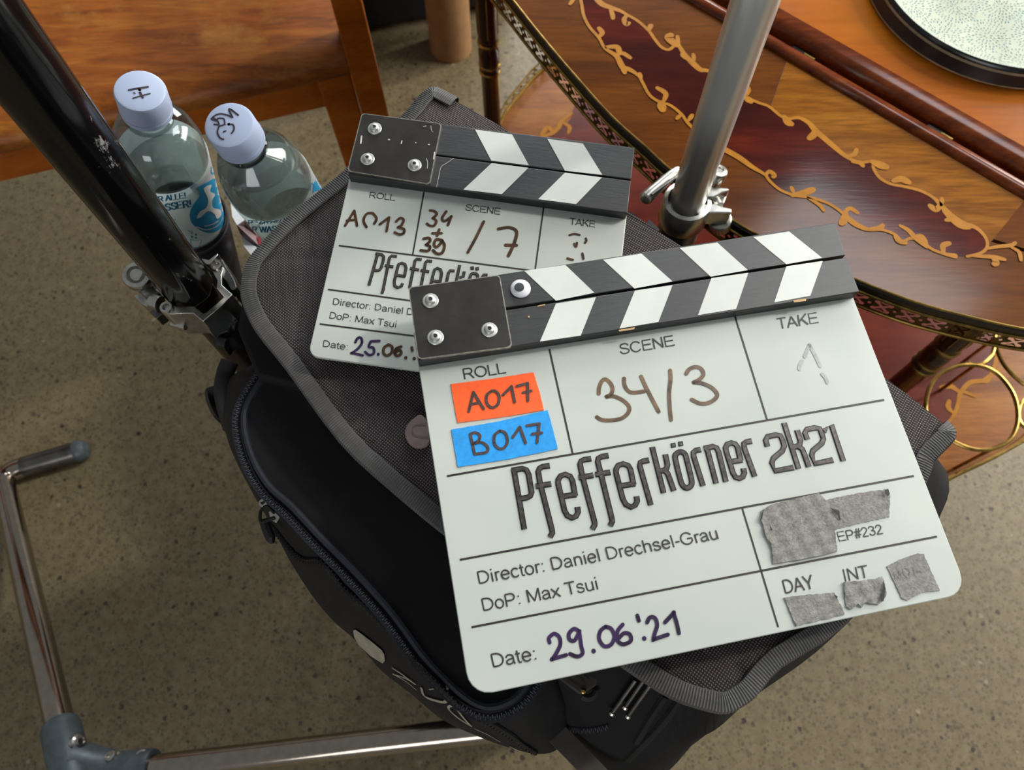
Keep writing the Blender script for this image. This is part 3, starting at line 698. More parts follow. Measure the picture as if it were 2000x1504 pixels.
z = lambda pts: Z(600, 150, 2.837, pts)
small, smallboard, SP, SN = slate((-0.11859576, 0.32389428, 0.76895213), (0.19114796, -0.0254538, -0.0079725), (-0.01777602, -0.12502596, -0.00995635),
    'smaller white clapperboard behind, partly covered, with roll A013 handwritten', 0.003, 0.0085,
    [(706.5, 220.6), (863.4, 241.2), (840, 360), (678, 334)],
    [(731.8, 251.9, 13.6), (717.8, 311.4, 13.6), (809.6, 323.4, 13.6)],
    [(707.5, 223.5), (1240, 288.2), (1232.5, 349.6), (692, 281)], [(692, 284), (1232.5, 353), (1225.5, 416), (680, 342)],
    [z(s) for s in ([(930, 292), (1135, 319), (1228, 490), (1020, 464)], [(1330, 343), (1528, 370), (1635, 543), (1428, 520)])],
    [z(s) for s in ([(1022, 478), (1226, 504), (1078, 650), (865, 625)], [(1428, 531), (1633, 557), (1490, 705), (1280, 678)])],
    0.0016, 0.007, 0.16)
for a_, b_ in (((661.7, 479.6), (1205, 550)), ((640.6, 565.3), (1190, 640)), ((624.6, 632.8), (1180, 703))): line(SP, SN, a_, b_, small, 3.2)
for a_, b_ in (((828, 375), (806, 498)), ((1061.7, 406), (1045, 529))): line(SP, SN, a_, b_, small, 3.0)
ft = SP.at(0.00013)
for s, BL, BR, TL in (('ROLL', (721, 386), (772, 392.5), (723, 374.5)), ('SCENE', (908.5, 411), (977.6, 419.6), (910, 398.5)), ('TAKE', (1111.5, 438), (1163, 444.5), (1112.5, 425)),
                      ('Director: Daniel D', (649.7, 594.8), (807, 616), (651.8, 582)), ('DoP: Max Tsui', (643, 621.8), (773, 639.6), (645.5, 609)), ('Date:', (630.2, 677), (678.6, 683.8), (632.2, 664.2))):
    mb = MB(); text_on(mb, s, BL, BR, TL, ft, 0.124, N=SN); obj('lettering', mb, MT['print'], small, smooth=None, fixn=0)
z = lambda pts: Z(600, 340, 5.0, pts)
letters(SP, SN, small, [
    [z([(692, 768), (603, 1085)]), z([(668, 775), (728, 785), (748, 805), (744, 840), (722, 915), (705, 938), (680, 942), (645, 935)])],
    [z([(876, 803), (825, 798), (805, 815), (795, 860), (742, 1130), (730, 1165)]), z([(758, 892), (842, 906)])],
    [z([(868, 985), (958, 1000)]), z([(950, 1000), (966, 915), (955, 880), (925, 868), (893, 880), (880, 925), (850, 1050), (855, 1090), (885, 1110), (920, 1095), (932, 1065)])],
    [z([(1118, 835), (1070, 828), (1052, 848), (1045, 890), (1000, 1110)]), z([(1005, 920), (1092, 936)])],
    [z([(1220, 852), (1172, 846), (1155, 865), (1148, 910), (1105, 1130)]), z([(1108, 938), (1192, 953)])],
    [z([(1225, 1040), (1312, 1054)]), z([(1298, 1055), (1314, 965), (1302, 930), (1272, 918), (1245, 932), (1232, 975), (1205, 1090)])],
    [z([(1440, 945), (1395, 942), (1380, 965), (1355, 1080)])], [z([(1490, 888), (1450, 1080)]), z([(1535, 950), (1525, 1000), (1490, 1010)])],
    [['dot', z([(1612, 918)])[0], 3.5], ['dot', z([(1660, 925)])[0], 3.5], ['loop', *z([(1590, 1010), (1605, 975), (1640, 970), (1665, 990), (1660, 1040), (1630, 1090), (1590, 1080), (1580, 1050)])]],
    [z([(1762, 985), (1725, 982), (1710, 1010), (1690, 1080)])]], 5.8)
write('roll_handwriting', SP, SN, small, [z(s) for s in ([(370, 505), (460, 358)], [(460, 358), (487, 505)], [(388, 455), (478, 445)], [(640, 382), (590, 385), (560, 420), (552, 465), (580, 518)], [(640, 382), (672, 420), (675, 450), (655, 485)],
    [(710, 492), (800, 424)], [(800, 424), (775, 560)], [(870, 465), (910, 430), (942, 450), (922, 500), (890, 520), (891, 521), (945, 540), (942, 578), (902, 590), (855, 570)])], 5.2, MT['marker_dark'])
write('scene_handwriting', SP, SN, small, [z(s) for s in ([(1200, 355), (1240, 362), (1265, 390), (1230, 430), (1231, 431), (1260, 460), (1240, 503), (1200, 505), (1170, 485)], [(1358, 365), (1318, 430), (1340, 460), (1400, 422)], [(1408, 412), (1375, 498)],
    [(1225, 578), (1312, 578)], [(1290, 542), (1270, 602)], [(1138, 632), (1190, 625), (1200, 655), (1165, 690), (1166, 690), (1200, 710), (1180, 750), (1110, 745)], [(1315, 645), (1260, 640), (1240, 690), (1270, 712), (1320, 655), (1321, 656), (1342, 700), (1320, 768), (1270, 778), (1230, 745)], [(1725, 465), (1650, 620), (1570, 765)])], 5.6, MT['marker_dark'])
z = lambda pts: Z(600, 150, 2.837, pts)
write('scene_handwriting', SP, SN, small, [z(s) for s in ([(1060, 843), (1120, 835), (1160, 858), (1148, 920), (1115, 992)], [(1100, 932), (1160, 934)])], 6.6, MT['marker_dark'])
z = lambda pts: Z(1100, 260, 5.785, pts)
write('wiped_take_number', SP, SN, small, [z(s) for s in ([(72, 1152), (125, 1140), (185, 1150)], [(256, 1190), (262, 1215), (248, 1240)], [(125, 1250), (145, 1285), (155, 1240)], [(48, 1415), (110, 1432)], [(218, 1360), (230, 1420)])], 4.6, MT['marker_dark'])
z = lambda pts: Z(560, 520, 6.267, pts)
write('date_handwriting', SP, SN, small, [z(s) for s in ([(840, 930), (870, 880), (910, 880), (920, 940), (870, 1010), (800, 1062), (801, 1063), (930, 1092)], [(1135, 915), (1030, 920)], [(1030, 920), (1005, 985), (1060, 1000), (1065, 1065), (1010, 1088), (960, 1050)], [(1120, 1078)])], 5.2, MT['ink'])
write('date_handwriting', SP, SN, small, [z(s) for s in ([(1245, 960), (1190, 1000), (1185, 1065), (1228, 1095), (1282, 1058), (1290, 990), (1245, 960)], [(1400, 985), (1340, 1010), (1320, 1065), (1355, 1098), (1400, 1068), (1385, 1030), (1335, 1048)], [(1457, 1120)], [(1530, 995), (1538, 1032)], [(1560, 1130)])], 5.6, MT['marker_dark'])
z = lambda pts: Z(660, 200, 7.52, pts)
mb = MB(); f = SP.at(0.0104)
for s, wd in (([(348, 495), (335, 600)], 3), ([(745, 546), (756, 548)], 3), ([(940, 565), (930, 605)], 2), ([(1330, 618), (1342, 622)], 2.6), ([(1140, 590), (1147, 596)], 1.8), ([(1255, 355), (1300, 348)], 1), ([(1365, 345), (1372, 400), (1388, 440)], 1), ([(1300, 825), (1318, 890), (1312, 970)], 1), ([(1420, 735), (1408, 830)], 2.6)):
    stroke(mb, z(s), f, SN, wd, n=3)
obj('scratches', mb, MT['scratch'], small, smooth=None)
mb = MB(); f = SP.at(0.0089)
for s, wd in (([(1700, 820), (1600, 890), (1515, 950), (1480, 1100), (1450, 1240)], 0.9),): stroke(mb, z(s), f, SN, wd, n=3)
obj('scratches', mb, MT['scratch'], small, smooth=None)

# ------------------------------------------------------------------ surface mapping for prints that lie on curved things
class Surf:
    def __init__(s, *builders):
        vs = []; fs = []
        for b in builders:
            o = len(vs); vs += b.v; fs += [tuple(i + o for i in q) for q in b.f]
        s.t = BVHTree.FromPolygons(vs, fs)
    def hit(s, px, py):
        r = ray(px, py).normalized()
        p, n, i, d = s.t.ray_cast(CAMP, r)
        if p is None:
            p, n, i, d = s.t.find_nearest(CAMP + r * 0.6)
        if n.dot(r) > 0: n = -n
        return p, n
    def fn(s, lift=0.0003):
        def f(px, py):
            p, n = s.hit(px, py); return p + n * lift
        return f
    def nrm(s, px, py): return s.hit(px, py)[1]

# ------------------------------------------------------------------ equipment bag
bag = thing('equipment_bag', 'black fabric equipment bag with quilted lid under the clapperboards', 'bag', (0.03, 0.18, 0.02))
LZ = 0.7445
lid_px = [(792, 228), (820, 195), (836, 180), (848, 176), (864, 182), (970, 240), (1130, 345), (1290, 455), (1500, 590), (1729, 738), (1790, 782), (1834, 817), (1859, 844), (1846, 864), (1816, 896), (1805, 929), (1740, 1065), (1644, 1211), (1521, 1293), (1470, 1350), (1448, 1367), (1420, 1381), (1385, 1377), (1315, 1353), (1227, 1297), (1050, 1170), (940, 1085), (863, 1027), (761, 942), (669, 855), (566, 715), (507, 641), (482, 588), (479, 556), (488, 516), (509, 487), (560, 433), (635, 372), (680, 335), (740, 275)]
lp = [P(x, y, LZ) for x, y in lid_px]
cen = sum(lp, V()) / len(lp)
seams = []
for a_, b_ in (((600, 380), (588, 720)), ((500, 503), (640, 500)), ((690, 640), (700, 900)), ((980, 240), (840, 420)), ((1290, 1240), (1500, 1330)), ((1440, 1250), (1450, 1360))):
    seams.append((P(*a_, LZ), P(*b_, LZ)))
def lidz(p):
    h = 0.0
    for a_, b_ in seams:
        ab = b_ - a_; q = p - a_; t = max(0, min(1, q.dot(ab) / ab.length_squared)); d = (q - ab * t).length
        h -= 0.0016 * math.exp(-(d / 0.0022) ** 2)
    h += 0.0010 * math.sin(p.x * 60 + 1) * math.sin(p.y * 47)
    return h
mb = MB()
def lf(x, y):
    p = V((x, y, LZ)); p.z += lidz(p) - 0.0005; return p
mb.tess([(p.x, p.y) for p in lp], lf, 0.0045)
n = len(lp); o_ = len(mb.v); mb.v += [lf(p.x, p.y) for p in lp] + [p + V((0, 0, -0.007)) for p in lp]
for i in range(n): mb.f.append((o_ + i, o_ + n + i, o_ + n + (i + 1) % n, o_ + (i + 1) % n))
mb.f.append(tuple(range(o_ + n, o_ + 2 * n)))
lid = obj('lid', mb, MT['lid'], bag, label='dark grey quilted fabric lid', smooth=50)
# bound edge: soft webbing rolled over the rim, with ribs across it
edge = [V(p) for p in cat([tuple(p) for p in lp], 3, True)]
L = len(edge)
mb = MB(); rings = []; mr = MB()
prof = [(-0.0012, -0.0062), (0.0022, -0.0055), (0.0036, -0.0022), (0.0022, 0.0010), (-0.0030, 0.0019), (-0.0076, 0.0014), (-0.0080, 0.0004)]
frames = []
for i in range(L):
    t = (edge[(i + 1) % L] - edge[i - 1]).normalized(); out = t.cross(V((0, 0, 1))).normalized()
    if out.dot(edge[i] - cen) < 0: out = -out
    frames.append((edge[i], out, t)); rings.append([edge[i] + out * a_ + V((0, 0, b_)) for a_, b_ in prof])
skip = set(range(6 * 3 - 1 - 3, 11 * 3 + 1))
st_ = 11 * 3 + 1
seq = [k % L for k in range(st_, L + 6 * 3 - 4)]
mb.loft([rings[k] for k in seq], False, False, closed=False)
obj('lid_binding', mb, MT['webbing'], bag, label='ribbed grey webbing bound round the lid edge', smooth=50)
acc = 0.0
for i in seq[:-1]:
    p0, o0, t0 = frames[i]; p1, o1, t1 = frames[(i + 1) % L]
    seg = (p1 - p0).length; s = -acc
    while s < seg:
        if s >= 0:
            k = s / seg; p = p0.lerp(p1, k); o = o0.lerp(o1, k).normalized(); t = t0.lerp(t1, k).normalized()
            a0 = [p + o * a_ + V((0, 0, b_ + 0.0003)) - t * 0.0004 for a_, b_ in prof[1:6]]; a1 = [q + t * 0.0008 for q in a0]
            mid = [(u + v) / 2 + V((0, 0, 0.0003)) + o * 0.0002 for u, v in zip(a0, a1)]
            v = a0 + mid + a1; fs = []
            for r in range(2):
                for c_ in range(4): fs.append((r * 5 + c_, r * 5 + c_ + 1, r * 5 + c_ + 6, r * 5 + c_ + 5))
            mr.add(v, fs)
        s += 0.0017
    acc = (acc + seg) % 0.0017
    acc = (0.0017 - (s - seg)) % 0.0017
obj('binding_ribs', mr, MT['rib'], bag, smooth=None, kind='stuff')
z = lambda pts: Z(450, 650, 2.735, pts)
mb = MB(); f = horiz(LZ + 0.003).at()
dq = cat(z([(1000, 440), (1030, 445), (1052, 480), (1062, 540), (1058, 590), (1010, 612), (960, 595), (932, 545), (945, 490)]), 4, True)
mb.solid([f(*p) for p in dq][::-1], (0, 0, -0.004))
pt = obj('rubber_patch', mb, MT['patch'], bag, label='small grey pink D-shaped rubber patch', bevel=0.0006)
mb = MB(); f = horiz(LZ + 0.0032).at(); stroke(mb, z([(1060, 560), (985, 550), (970, 520), (985, 495), (1040, 492)]), f, V((0, 0, 1)), 2.2)
obj('pressed_mark', mb, MT['mauve'], pt, smooth=None)

# front pocket: rings from the flat zipped panel down to the floor
pairs = [((510, 727), (448, 735)), ((472, 789), (434, 795)), ((465, 840), (444, 858)), ((483, 906), (468, 915)), ((516, 961), (500, 975)), ((560, 1001), (532, 1030)),
         ((614, 1059), (566, 1095)), ((669, 1114), (608, 1161)), ((724, 1173), (650, 1212)), ((762, 1218), (693, 1250)), ((815, 1291), (745, 1310)), ((850, 1330), (800, 1353)),
         ((895, 1372), (863, 1405)), ((937, 1396), (928, 1436)), ((976, 1396), (990, 1459)), ((1018, 1375), (1052, 1473)), ((1049, 1335), (1092, 1460)), ((1075, 1290), (1112, 1410)),
         ((1040, 1180), (1070, 1240)), ((870, 1003), (890, 1000)), ((700, 850), (720, 840)), ((570, 715), (600, 710))]
ZZ, ZO = 0.708, 0.652
zipr = [P(*a_, ZZ) for a_, b_ in pairs]; outr = [P(*b_, ZO) for a_, b_ in pairs]
# the wall leans outward between zip and widest line, then falls to the floor
def smooth_ring(r): return [V(p) for p in cat([tuple(p) for p in r], 4, True)]
zr, orr = smooth_ring(zipr), smooth_ring(outr)
c0 = sum(zr, V()) / len(zr)
mid_ = [a_.lerp(b_, 0.5) + (a_ - c0).normalized() * 0.004 for a_, b_ in zip(zr, orr)]
low = [V((c0.x + (p.x - c0.x) * 0.93, c0.y + (p.y - c0.y) * 0.93, 0.50)) for p in orr]
flo = [V((c0.x + (p.x - c0.x) * 0.80, c0.y + (p.y - c0.y) * 0.80, 0.02)) for p in orr]
side = MB(); side.loft([zr, mid_, orr, low, flo], False, True)
obj('zip_pocket', side, MT['bag_side'], bag, smooth=60)
panel = MB()
ins = lambda k, dz: [V((c0.x + (p.x - c0.x) * k, c0.y + (p.y - c0.y) * k, ZZ + dz)) for p in zr]
panel.loft([zr, ins(0.965, 0.0035), ins(0.93, 0.001), ins(0.7, 0.002), ins(0.3, 0.001)], False, True)
obj('pocket_panel', panel, MT['bag'], bag, smooth=60)
# zip: tape, teeth, navy piping
vis = [V(p) for p in cat([tuple(p) for p in zipr[:19]], 8)]
def offset_path(path, d, dz):
    o = []
    for i, p in enumerate(path):
        t = (path[min(i + 1, len(path) - 1)] - path[max(i - 1, 0)]).normalized(); s = t.cross(V((0, 0, 1))).normalized()
        if s.dot(p - c0) < 0: s = -s
        o.append(p + s * d + V((0, 0, dz)))
    return o
mb = MB(); q = offset_path(vis, -0.0050, 0.0020); mb.tube(q, 0.0024, 8); obj('piping', mb, MT['navy'], bag, label='navy piping beside the zip')
def zipteeth(name, path, gap, hl, wd, mat):
    tot = 0; mt = MB(); k = 0; nxt = 0
    for i in range(len(path) - 1):
        a_, b_ = path[i], path[i + 1]; seg = (b_ - a_).length
        while nxt <= tot + seg:
            p = a_.lerp(b_, (nxt - tot) / seg); t = (b_ - a_).normalized(); s = t.cross(V((0, 0, 1))).normalized(); n_ = s.cross(t)
            mt.box(p + s * (0.0005 if k % 2 else -0.0005), t * gap * 0.30, s * wd, n_ * hl); k += 1; nxt += gap
        tot += seg
    return obj(name, mt, mat, bag, smooth=None, kind='stuff')
zt = offset_path(vis, 0.0008, 0.0012)
mb = MB(); mb.ribbon([p + V((0, 0, -0.0004)) for p in zt], [V((0, 0, 1))] * len(zt), [0.0062] * len(zt), 0.001, False); obj('zip_tape', mb, MT['navy'], bag, smooth=None)
zipteeth('zip_teeth', zt, 0.0014, 0.0008, 0.0011, MT['teeth'])
SF = Surf(side, panel)
z = lambda pts: Z(500, 1050, 2.857, pts)
cp = [(512, 1010), (535, 1028)] + z([(250, 110), (370, 130), (440, 200), (500, 280), (600, 360), (700, 460), (780, 540), (850, 630), (930, 720), (1010, 800), (1090, 880), (1180, 960), (1290, 1010), (1400, 1080), (1500, 1150), (1560, 1190)])
cq = cat(cp, 6); sf = SF.fn(0.0012)
coil = [sf(*p) for p in cq]
mb = MB(); mb.tube(coil, 0.0020, 8); obj('zip_cord', mb, MT['black_plastic'], bag)
zipteeth('zip_teeth', [p + V((-0.0003, -0.0003, 0.0016)) for p in coil], 0.0017, 0.0006, 0.0012, MT['black_rubber'])
# zip slider and pull
z = lambda pts: Z(450, 650, 2.735, pts)
sl = thing  # (slider belongs to the bag)
zs = 0.690
mb = MB(); f = horiz(zs).at()
sp = z([(202, 955), (225, 945), (265, 968), (268, 985), (245, 1015), (215, 1000)])
mb.solid([f(*p) for p in sp][::-1], (0, 0, -0.003)); slider = obj('zip_slider', mb, MT['alu'], bag, bevel=0.0004, label='silver zip slider')
mb = MB(); mb.tube([P(*p, zs + 0.001) for p in cat(z([(232, 960), (200, 930), (168, 945), (158, 975), (165, 1010), (200, 1000), (235, 985)]), 5)], 0.0012, 8); obj('pull_loop', mb, MT['black_rubber'], slider)
mb = MB(); mb.tube([P(*p, zs - 0.002) for p in cat(z([(180, 1000), (195, 1050), (215, 1095), (232, 1100)]), 5)], 0.0034, 8); obj('pull_tab', mb, MT['black_rubber'], slider)
mb = MB(); mb.tube([P(*p, zs) for p in cat(z([(165, 900), (190, 885), (198, 905), (175, 925), (160, 912)]), 4, True)], 0.0012, 8, True); obj('pull_ring', mb, MT['alu'], slider)
# pale printed marks on the pocket wall
z = lambda pts: Z(503, 1047, 2.857, pts)
mb = MB(); sf = SF.fn(0.0012)
mb.tess(z([(540, 520), (552, 515), (575, 530), (640, 580), (700, 630), (715, 655), (718, 690), (705, 705), (640, 665), (570, 600), (548, 560)]), sf, 4); obj('printed_mark', mb, MT['letters'], bag, smooth=50)
mb = MB()
for s, wd in (([(760, 730), (820, 770), (888, 820)], 3.8), ([(764, 762), (830, 800), (890, 848)], 3.8), ([(764, 764), (830, 785), (886, 820)], 3.4)): stroke(mb, z(s), sf, SF.nrm, wd)
obj('printed_mark', mb, MT['letters'], bag, smooth=50)
mb = MB()
for s, wd in (([(922, 842), (935, 882), (980, 905), (1050, 918), (1064, 885), (1050, 850)], 7.0), ([(965, 848), (990, 845)], 2.4), ([(1020, 848), (1042, 852)], 2.4)): stroke(mb, z(s), sf, SF.nrm, wd)
obj('printed_mark', mb, MT['letters'], bag, smooth=50)
mb = MB()
stroke(mb, z([(1195, 1050), (1130, 1010), (1075, 960), (1080, 940), (1110, 948), (1150, 1000), (1190, 1045)]), sf, SF.nrm, 6.0); obj('printed_mark', mb, MT['letters'], bag, smooth=50)
mb = MB(); stroke(mb, z([(1215, 1065), (1290, 1100), (1355, 1138)]), sf, SF.nrm, 2.4); stroke(mb, z([(1410, 1165), (1465, 1190)]), sf, SF.nrm, 2.6); obj('printed_mark', mb, MT['letters'], bag, smooth=50)

# main body below the lid
top = [(1060, 1225), (1110, 1235), (1180, 1245), (1250, 1260), (1340, 1300), (1420, 1340), (1520, 1270), (1640, 1180), (1730, 1050), (1790, 920), (1800, 860), (1700, 760), (1300, 510), (960, 330), (820, 400), (740, 560), (640, 650), (600, 690), (650, 790), (860, 1000), (1000, 1180)]
wid_ = [(1034, 1372), (1090, 1450), (1160, 1525), (1245, 1545), (1308, 1504), (1362, 1443), (1413, 1390), (1530, 1310), (1655, 1215), (1795, 1085), (1834, 999), (1822, 960), (1700, 790), (1300, 540), (960, 350), (830, 420), (750, 580), (650, 660), (560, 700), (860, 1040), (990, 1200)]
tr = smooth_ring([P(*p, 0.733) for p in top]); wr = smooth_ring([P(*p, 0.62) for p in wid_])
cb = sum(wr, V()) / len(wr)
wl = [V((cb.x + (p.x - cb.x) * 0.93, cb.y + (p.y - cb.y) * 0.93, 0.40)) for p in wr]
wf = [V((cb.x + (p.x - cb.x) * 0.80, cb.y + (p.y - cb.y) * 0.80, 0.02)) for p in wr]
body = MB(); mid_ = [a_.lerp(b_, 0.55) + V((b_.x - cb.x, b_.y - cb.y, 0)) * 0.05 for a_, b_ in zip(tr, wr)]
body.loft([tr, mid_, wr, wl, wf], True, True)
obj('main_body', body, MT['bag'], bag, smooth=60)
SB = Surf(body)
z = lambda pts: Z(1000, 1150, 2.857, pts)
mb = MB(); q3 = [P(x, y_, 0.722) for x, y_ in [(474, 560), (500, 520), (560, 560), (640, 700), (600, 760), (500, 735), (462, 640)]]; mb.solid(q3 if (q3[1] - q3[0]).cross(q3[2] - q3[1]).z > 0 else q3[::-1], (0, 0, -0.012)); obj('fabric_panel', mb, MT['bag'], bag, bevel=0.003)
# neoprene strap between pocket and body
mb = MB(); q = cat([(1010, 1352), (1060, 1405), (1110, 1455), (1165, 1512), (1200, 1550)], 6)
ps = [P(x, y_, 0.668 - 0.0003 * i) for i, (x, y_) in enumerate(q)]
mb.ribbon(ps, [V((0.35, -0.2, 0.9)).normalized()] * len(ps), [0.0135] * len(ps), 0.003, False); obj('flat_strap', mb, MT['neoprene'], bag, label='flat grey neoprene strap', smooth=40)
sf = SB.fn(0.002)
zp = [sf(*p) for p in cat(z([(110, 632), (150, 680), (240, 740), (330, 772), (400, 780), (470, 775), (540, 758)]), 8)]
zipteeth('zip_teeth', zp, 0.0014, 0.0005, 0.0009, MT['teeth'])
# fold ridges on the side wall
for s in ([(860, 600), (790, 700), (690, 860)], [(960, 590), (850, 740), (640, 960)]):
    mb = MB(); mb.tube([SB.fn(-0.0012)(*p) for p in cat(z(s), 6)], 0.0030, 8); obj('seam_ridge', mb, MT['bag_side'], bag)
# rolled straps by the black post
mb = MB(); mb.tube([P(*p) for p in cat([(449, 706, 0.662), (440, 730, 0.660), (436, 770, 0.66), (452, 835, 0.64)], 6)], 0.0068, 14); obj('rolled_strap', mb, MT['black_rubber'], bag)
mb = MB(); q = [P(x, y_, zz) for x, y_, zz in cat([(428, 752, 0.66), (402, 760, 0.65), (403, 785, 0.64), (418, 815, 0.63), (445, 840, 0.63), (475, 868, 0.62)], 6)]
lofts = [[p + V((0, 0, 0.0)), p + V((0.0022, 0.0008, 0)), p + V((0.0024, 0.0008, -0.024)), p + V((0, 0, -0.024))] for p in q]; mb.loft(lofts); obj('strap_loop', mb, MT['black_rubber'], bag)
mb = MB(); q = [P(x, y_, 0.735 - 0.01 * k) for k, (x, y_) in enumerate([(1226, 425), (1236, 448), (1240, 470), (1236, 490), (1228, 510)])]; mb.tube([V(p) for p in cat([tuple(p) for p in q], 4)], 0.005, 10); obj('cord_loop', mb, MT['black_rubber'], bag)
mb = MB(); mb.tess([(1225, 455), (1248, 460), (1262, 480), (1258, 500), (1220, 505)], horiz(0.716).at(), 4); obj('mesh_pocket_edge', mb, MT['bag_side'], bag)
mb = MB(); mb.solid([P(*p, 0.70) for p in [(1268, 428), (1240, 478), (1262, 492), (1288, 448)]], (0, 0, -0.004)); obj('buckle_strap', mb, MT['black_plastic'], bag)
# charger block and metal sticks lying in the open side pocket
ch = thing('charger_block', 'dark rectangular charger block below the larger clapperboard', 'charger', P(1130, 1320, 0.70))
zc = SB.hit(1130, 1335)[0].z + 0.008
mb = MB(); q3 = [P(*p, zc) for p in z([(262, 498), (385, 592), (470, 540), (505, 420), (360, 420)])]; mb.solid(q3[::-1] if (q3[1] - q3[0]).cross(q3[2] - q3[1]).z < 0 else q3, (0, 0, -0.016)); obj('body', mb, MT['neoprene'], ch, bevel=0.001)
f = horiz(zc + 0.0004).at()
for s_ in ([(300, 490), (395, 560)], [(355, 480), (400, 515)], [(400, 480), (432, 505)]):
    mb = MB(); stroke(mb, z(s_), f, V((0, 0, 1)), 1.6); obj('groove', mb, MT['dark'], ch, smooth=None)
mb = MB(); p = P(*z([(398, 572)])[0], zc + 0.0002); mb.lathe(p, (0, 0, 1), [(0.0016, 0), (0.0016, 0.0008), (0.0008, 0.0014)], 12); obj('stud', mb, MT['brass'], ch)
mb = MB(); mb.tube([P(x, y_, zc - 0.004) for x, y_ in cat(z([(390, 598), (420, 610), (450, 600), (470, 575)]), 5)], 0.0022, 8); obj('cable', mb, MT['black_rubber'], ch)
for (s_, lab) in ((z([(560, 664), (690, 480)]), 'thin dark metal stick in the bag pocket, leftmost of three'), (z([(632, 630), (735, 480)]), 'thin dark metal stick in the bag pocket, middle of three'), (z([(648, 680), (790, 480)]), 'thin dark metal stick in the bag pocket, rightmost of three')):
    (pa, na), (pb, nb) = SB.hit(*s_[0]), SB.hit(*s_[1])
    a_, b_ = pa + na * 0.004, pb + nb * 0.004
    for k in range(1, 6):
        pm, nm_ = SB.hit(s_[0][0] + (s_[1][0] - s_[0][0]) * k / 6, s_[0][1] + (s_[1][1] - s_[0][1]) * k / 6)
        d_up = (pm - a_.lerp(b_, k / 6)).dot(nm_) + 0.002
        if d_up > 0: a_ += nm_ * d_up; b_ += nm_ * d_up
    st = thing('metal_stick', lab, 'stick', a_, group='metal sticks in the bag pocket')
    mb = MB(); mb.tube([a_, b_], 0.0013, 10); obj('shaft', mb, MT['alu_dark'], st)
    mb = MB(); mb.lathe(a_, (a_ - b_).normalized(), [(0.0018, -0.001), (0.002, 0.0006), (0.0010, 0.002)], 10); obj('tip', mb, MT['alu'], st)

# ------------------------------------------------------------------ black post with aluminium clamp
bx = P(365, 556, 0.70); bx = V((bx.x, bx.y, 0))
bp = thing('black_post', 'black enamelled post standing left of the bottles in an aluminium clamp', 'post', (bx.x, bx.y, 0))
rb = depth_w(P(365, 556, 0.70), 96) / 2
# chamfered tube (eight unequal sides)
btop = PD(58, 155, depth(P(365, 556, 0.70)) * 96 / 149)
def bl(zv):
    k = max(0.0, (zv - 0.70) / (btop.z - 0.70)); return V((bx.x + (btop.x - bx.x) * k, bx.y + (btop.y - bx.y) * k, zv))
def octo(zv, r, k=0.16):
    o = []
    for i in range(8):
        for dd in (-0.30, -0.1, 0.1, 0.30):
            an = math.pi / 4 * i + dd + 0.35; o.append(bl(zv) + V((math.cos(an) * r * (1 + 0.03 * math.cos(dd * 5)), math.sin(an) * r * (1 + 0.03 * math.cos(dd * 5)), 0)))
    return o
mb = MB(); mb.loft([octo(0.694, rb * 0.9), octo(0.699, rb), octo(0.98, rb), octo(1.045, rb)])
obj('tube', mb, MT['enamel'], bp, label='black enamelled upper tube with white scuffs', smooth=25)
z = lambda pts: Z(220, 460, 3.76, pts)
zb = 0.702; f = horiz(zb).at()
band = z([(400, 487), (470, 518), (600, 518), (662, 572), (690, 560), (812, 455), (760, 392), (765, 330), (728, 262), (745, 215), (790, 195), (818, 235), (800, 290), (802, 362), (882, 432), (815, 505), (662, 632), (590, 572), (500, 572), (420, 578), (355, 560)])
mb = MB(); q3 = [f(*p) for p in band]; mb.solid(q3[::-1], (0, 0, -0.034)); obj('clamp_band', mb, MT['alu'], bp, bevel=0.0006, label='bright aluminium V-shaped clamp band')
for (x, y_, r, nm) in ((400, 535, 48, 'hinge_lug'), (768, 228, 42, 'hinge_lug')):
    p = P(*z([(x, y_)])[0], zb); r = depth_w(p, r / 3.76)
    mb = MB(); mb.lathe(p, (0, 0, 1), [(r * 0.5, -0.03), (r, -0.03), (r, 0.0015), (r * 0.92, 0.0025), (r * 0.58, 0.0025), (r * 0.5, 0.0015), (r * 0.5, -0.03)], 24, False, False); l_ = obj(nm, mb, MT['alu'], bp)
    mb = MB(); mb.lathe(p, (0, 0, 1), [(r * 0.5, -0.005), (r * 0.5, -0.003)], 16); obj('pin_hole', mb, MT['dark'], l_)
# knob and its blocks on the left
p = P(*z([(180, 295)])[0], zb + 0.004); r = depth_w(p, 106 / 3.76); ax = (V((0.1, -0.15, 1))).normalized()
mb = MB(); mb.lathe(p, ax, [(r * 0.8, -0.018), (r * 0.82, -0.008), (r * 0.98, -0.005), (r, 0), (r * 0.93, 0.002), (r * 0.66, 0.0026), (r * 0.62, 0.0018), (r * 0.45, 0.002), (r * 0.4, 0.0028), (0.0001, 0.0028)], 36); kn = obj('clamp_knob', mb, MT['alu'], bp)
mb = MB(); mb.lathe(p, ax, [(r * 0.60, 0.0015), (r * 0.60, 0.0022), (r * 0.44, 0.0022)], 30, False, False); obj('knob_groove', mb, MT['alu_dark'], kn)
for q, zt_, dz_, mat in ((z([(155, 440), (240, 405), (330, 470), (300, 540), (205, 500)]), zb - 0.010, -0.02, 'alu'), (z([(268, 560), (330, 530), (375, 570), (320, 610)]), zb - 0.016, -0.012, 'alu_dark'), (z([(180, 395), (300, 370), (345, 420), (250, 470)]), zb - 0.004, -0.006, 'alu_dark')):
    mb = MB(); q3 = [P(*pp, zt_) for pp in q]; 
    if (q3[1] - q3[0]).cross(q3[2] - q3[1]).z < 0: q3 = q3[::-1]
    mb.solid(q3, (0, 0, dz_)); obj('knob_block', mb, MT[mat], bp, bevel=0.0006)
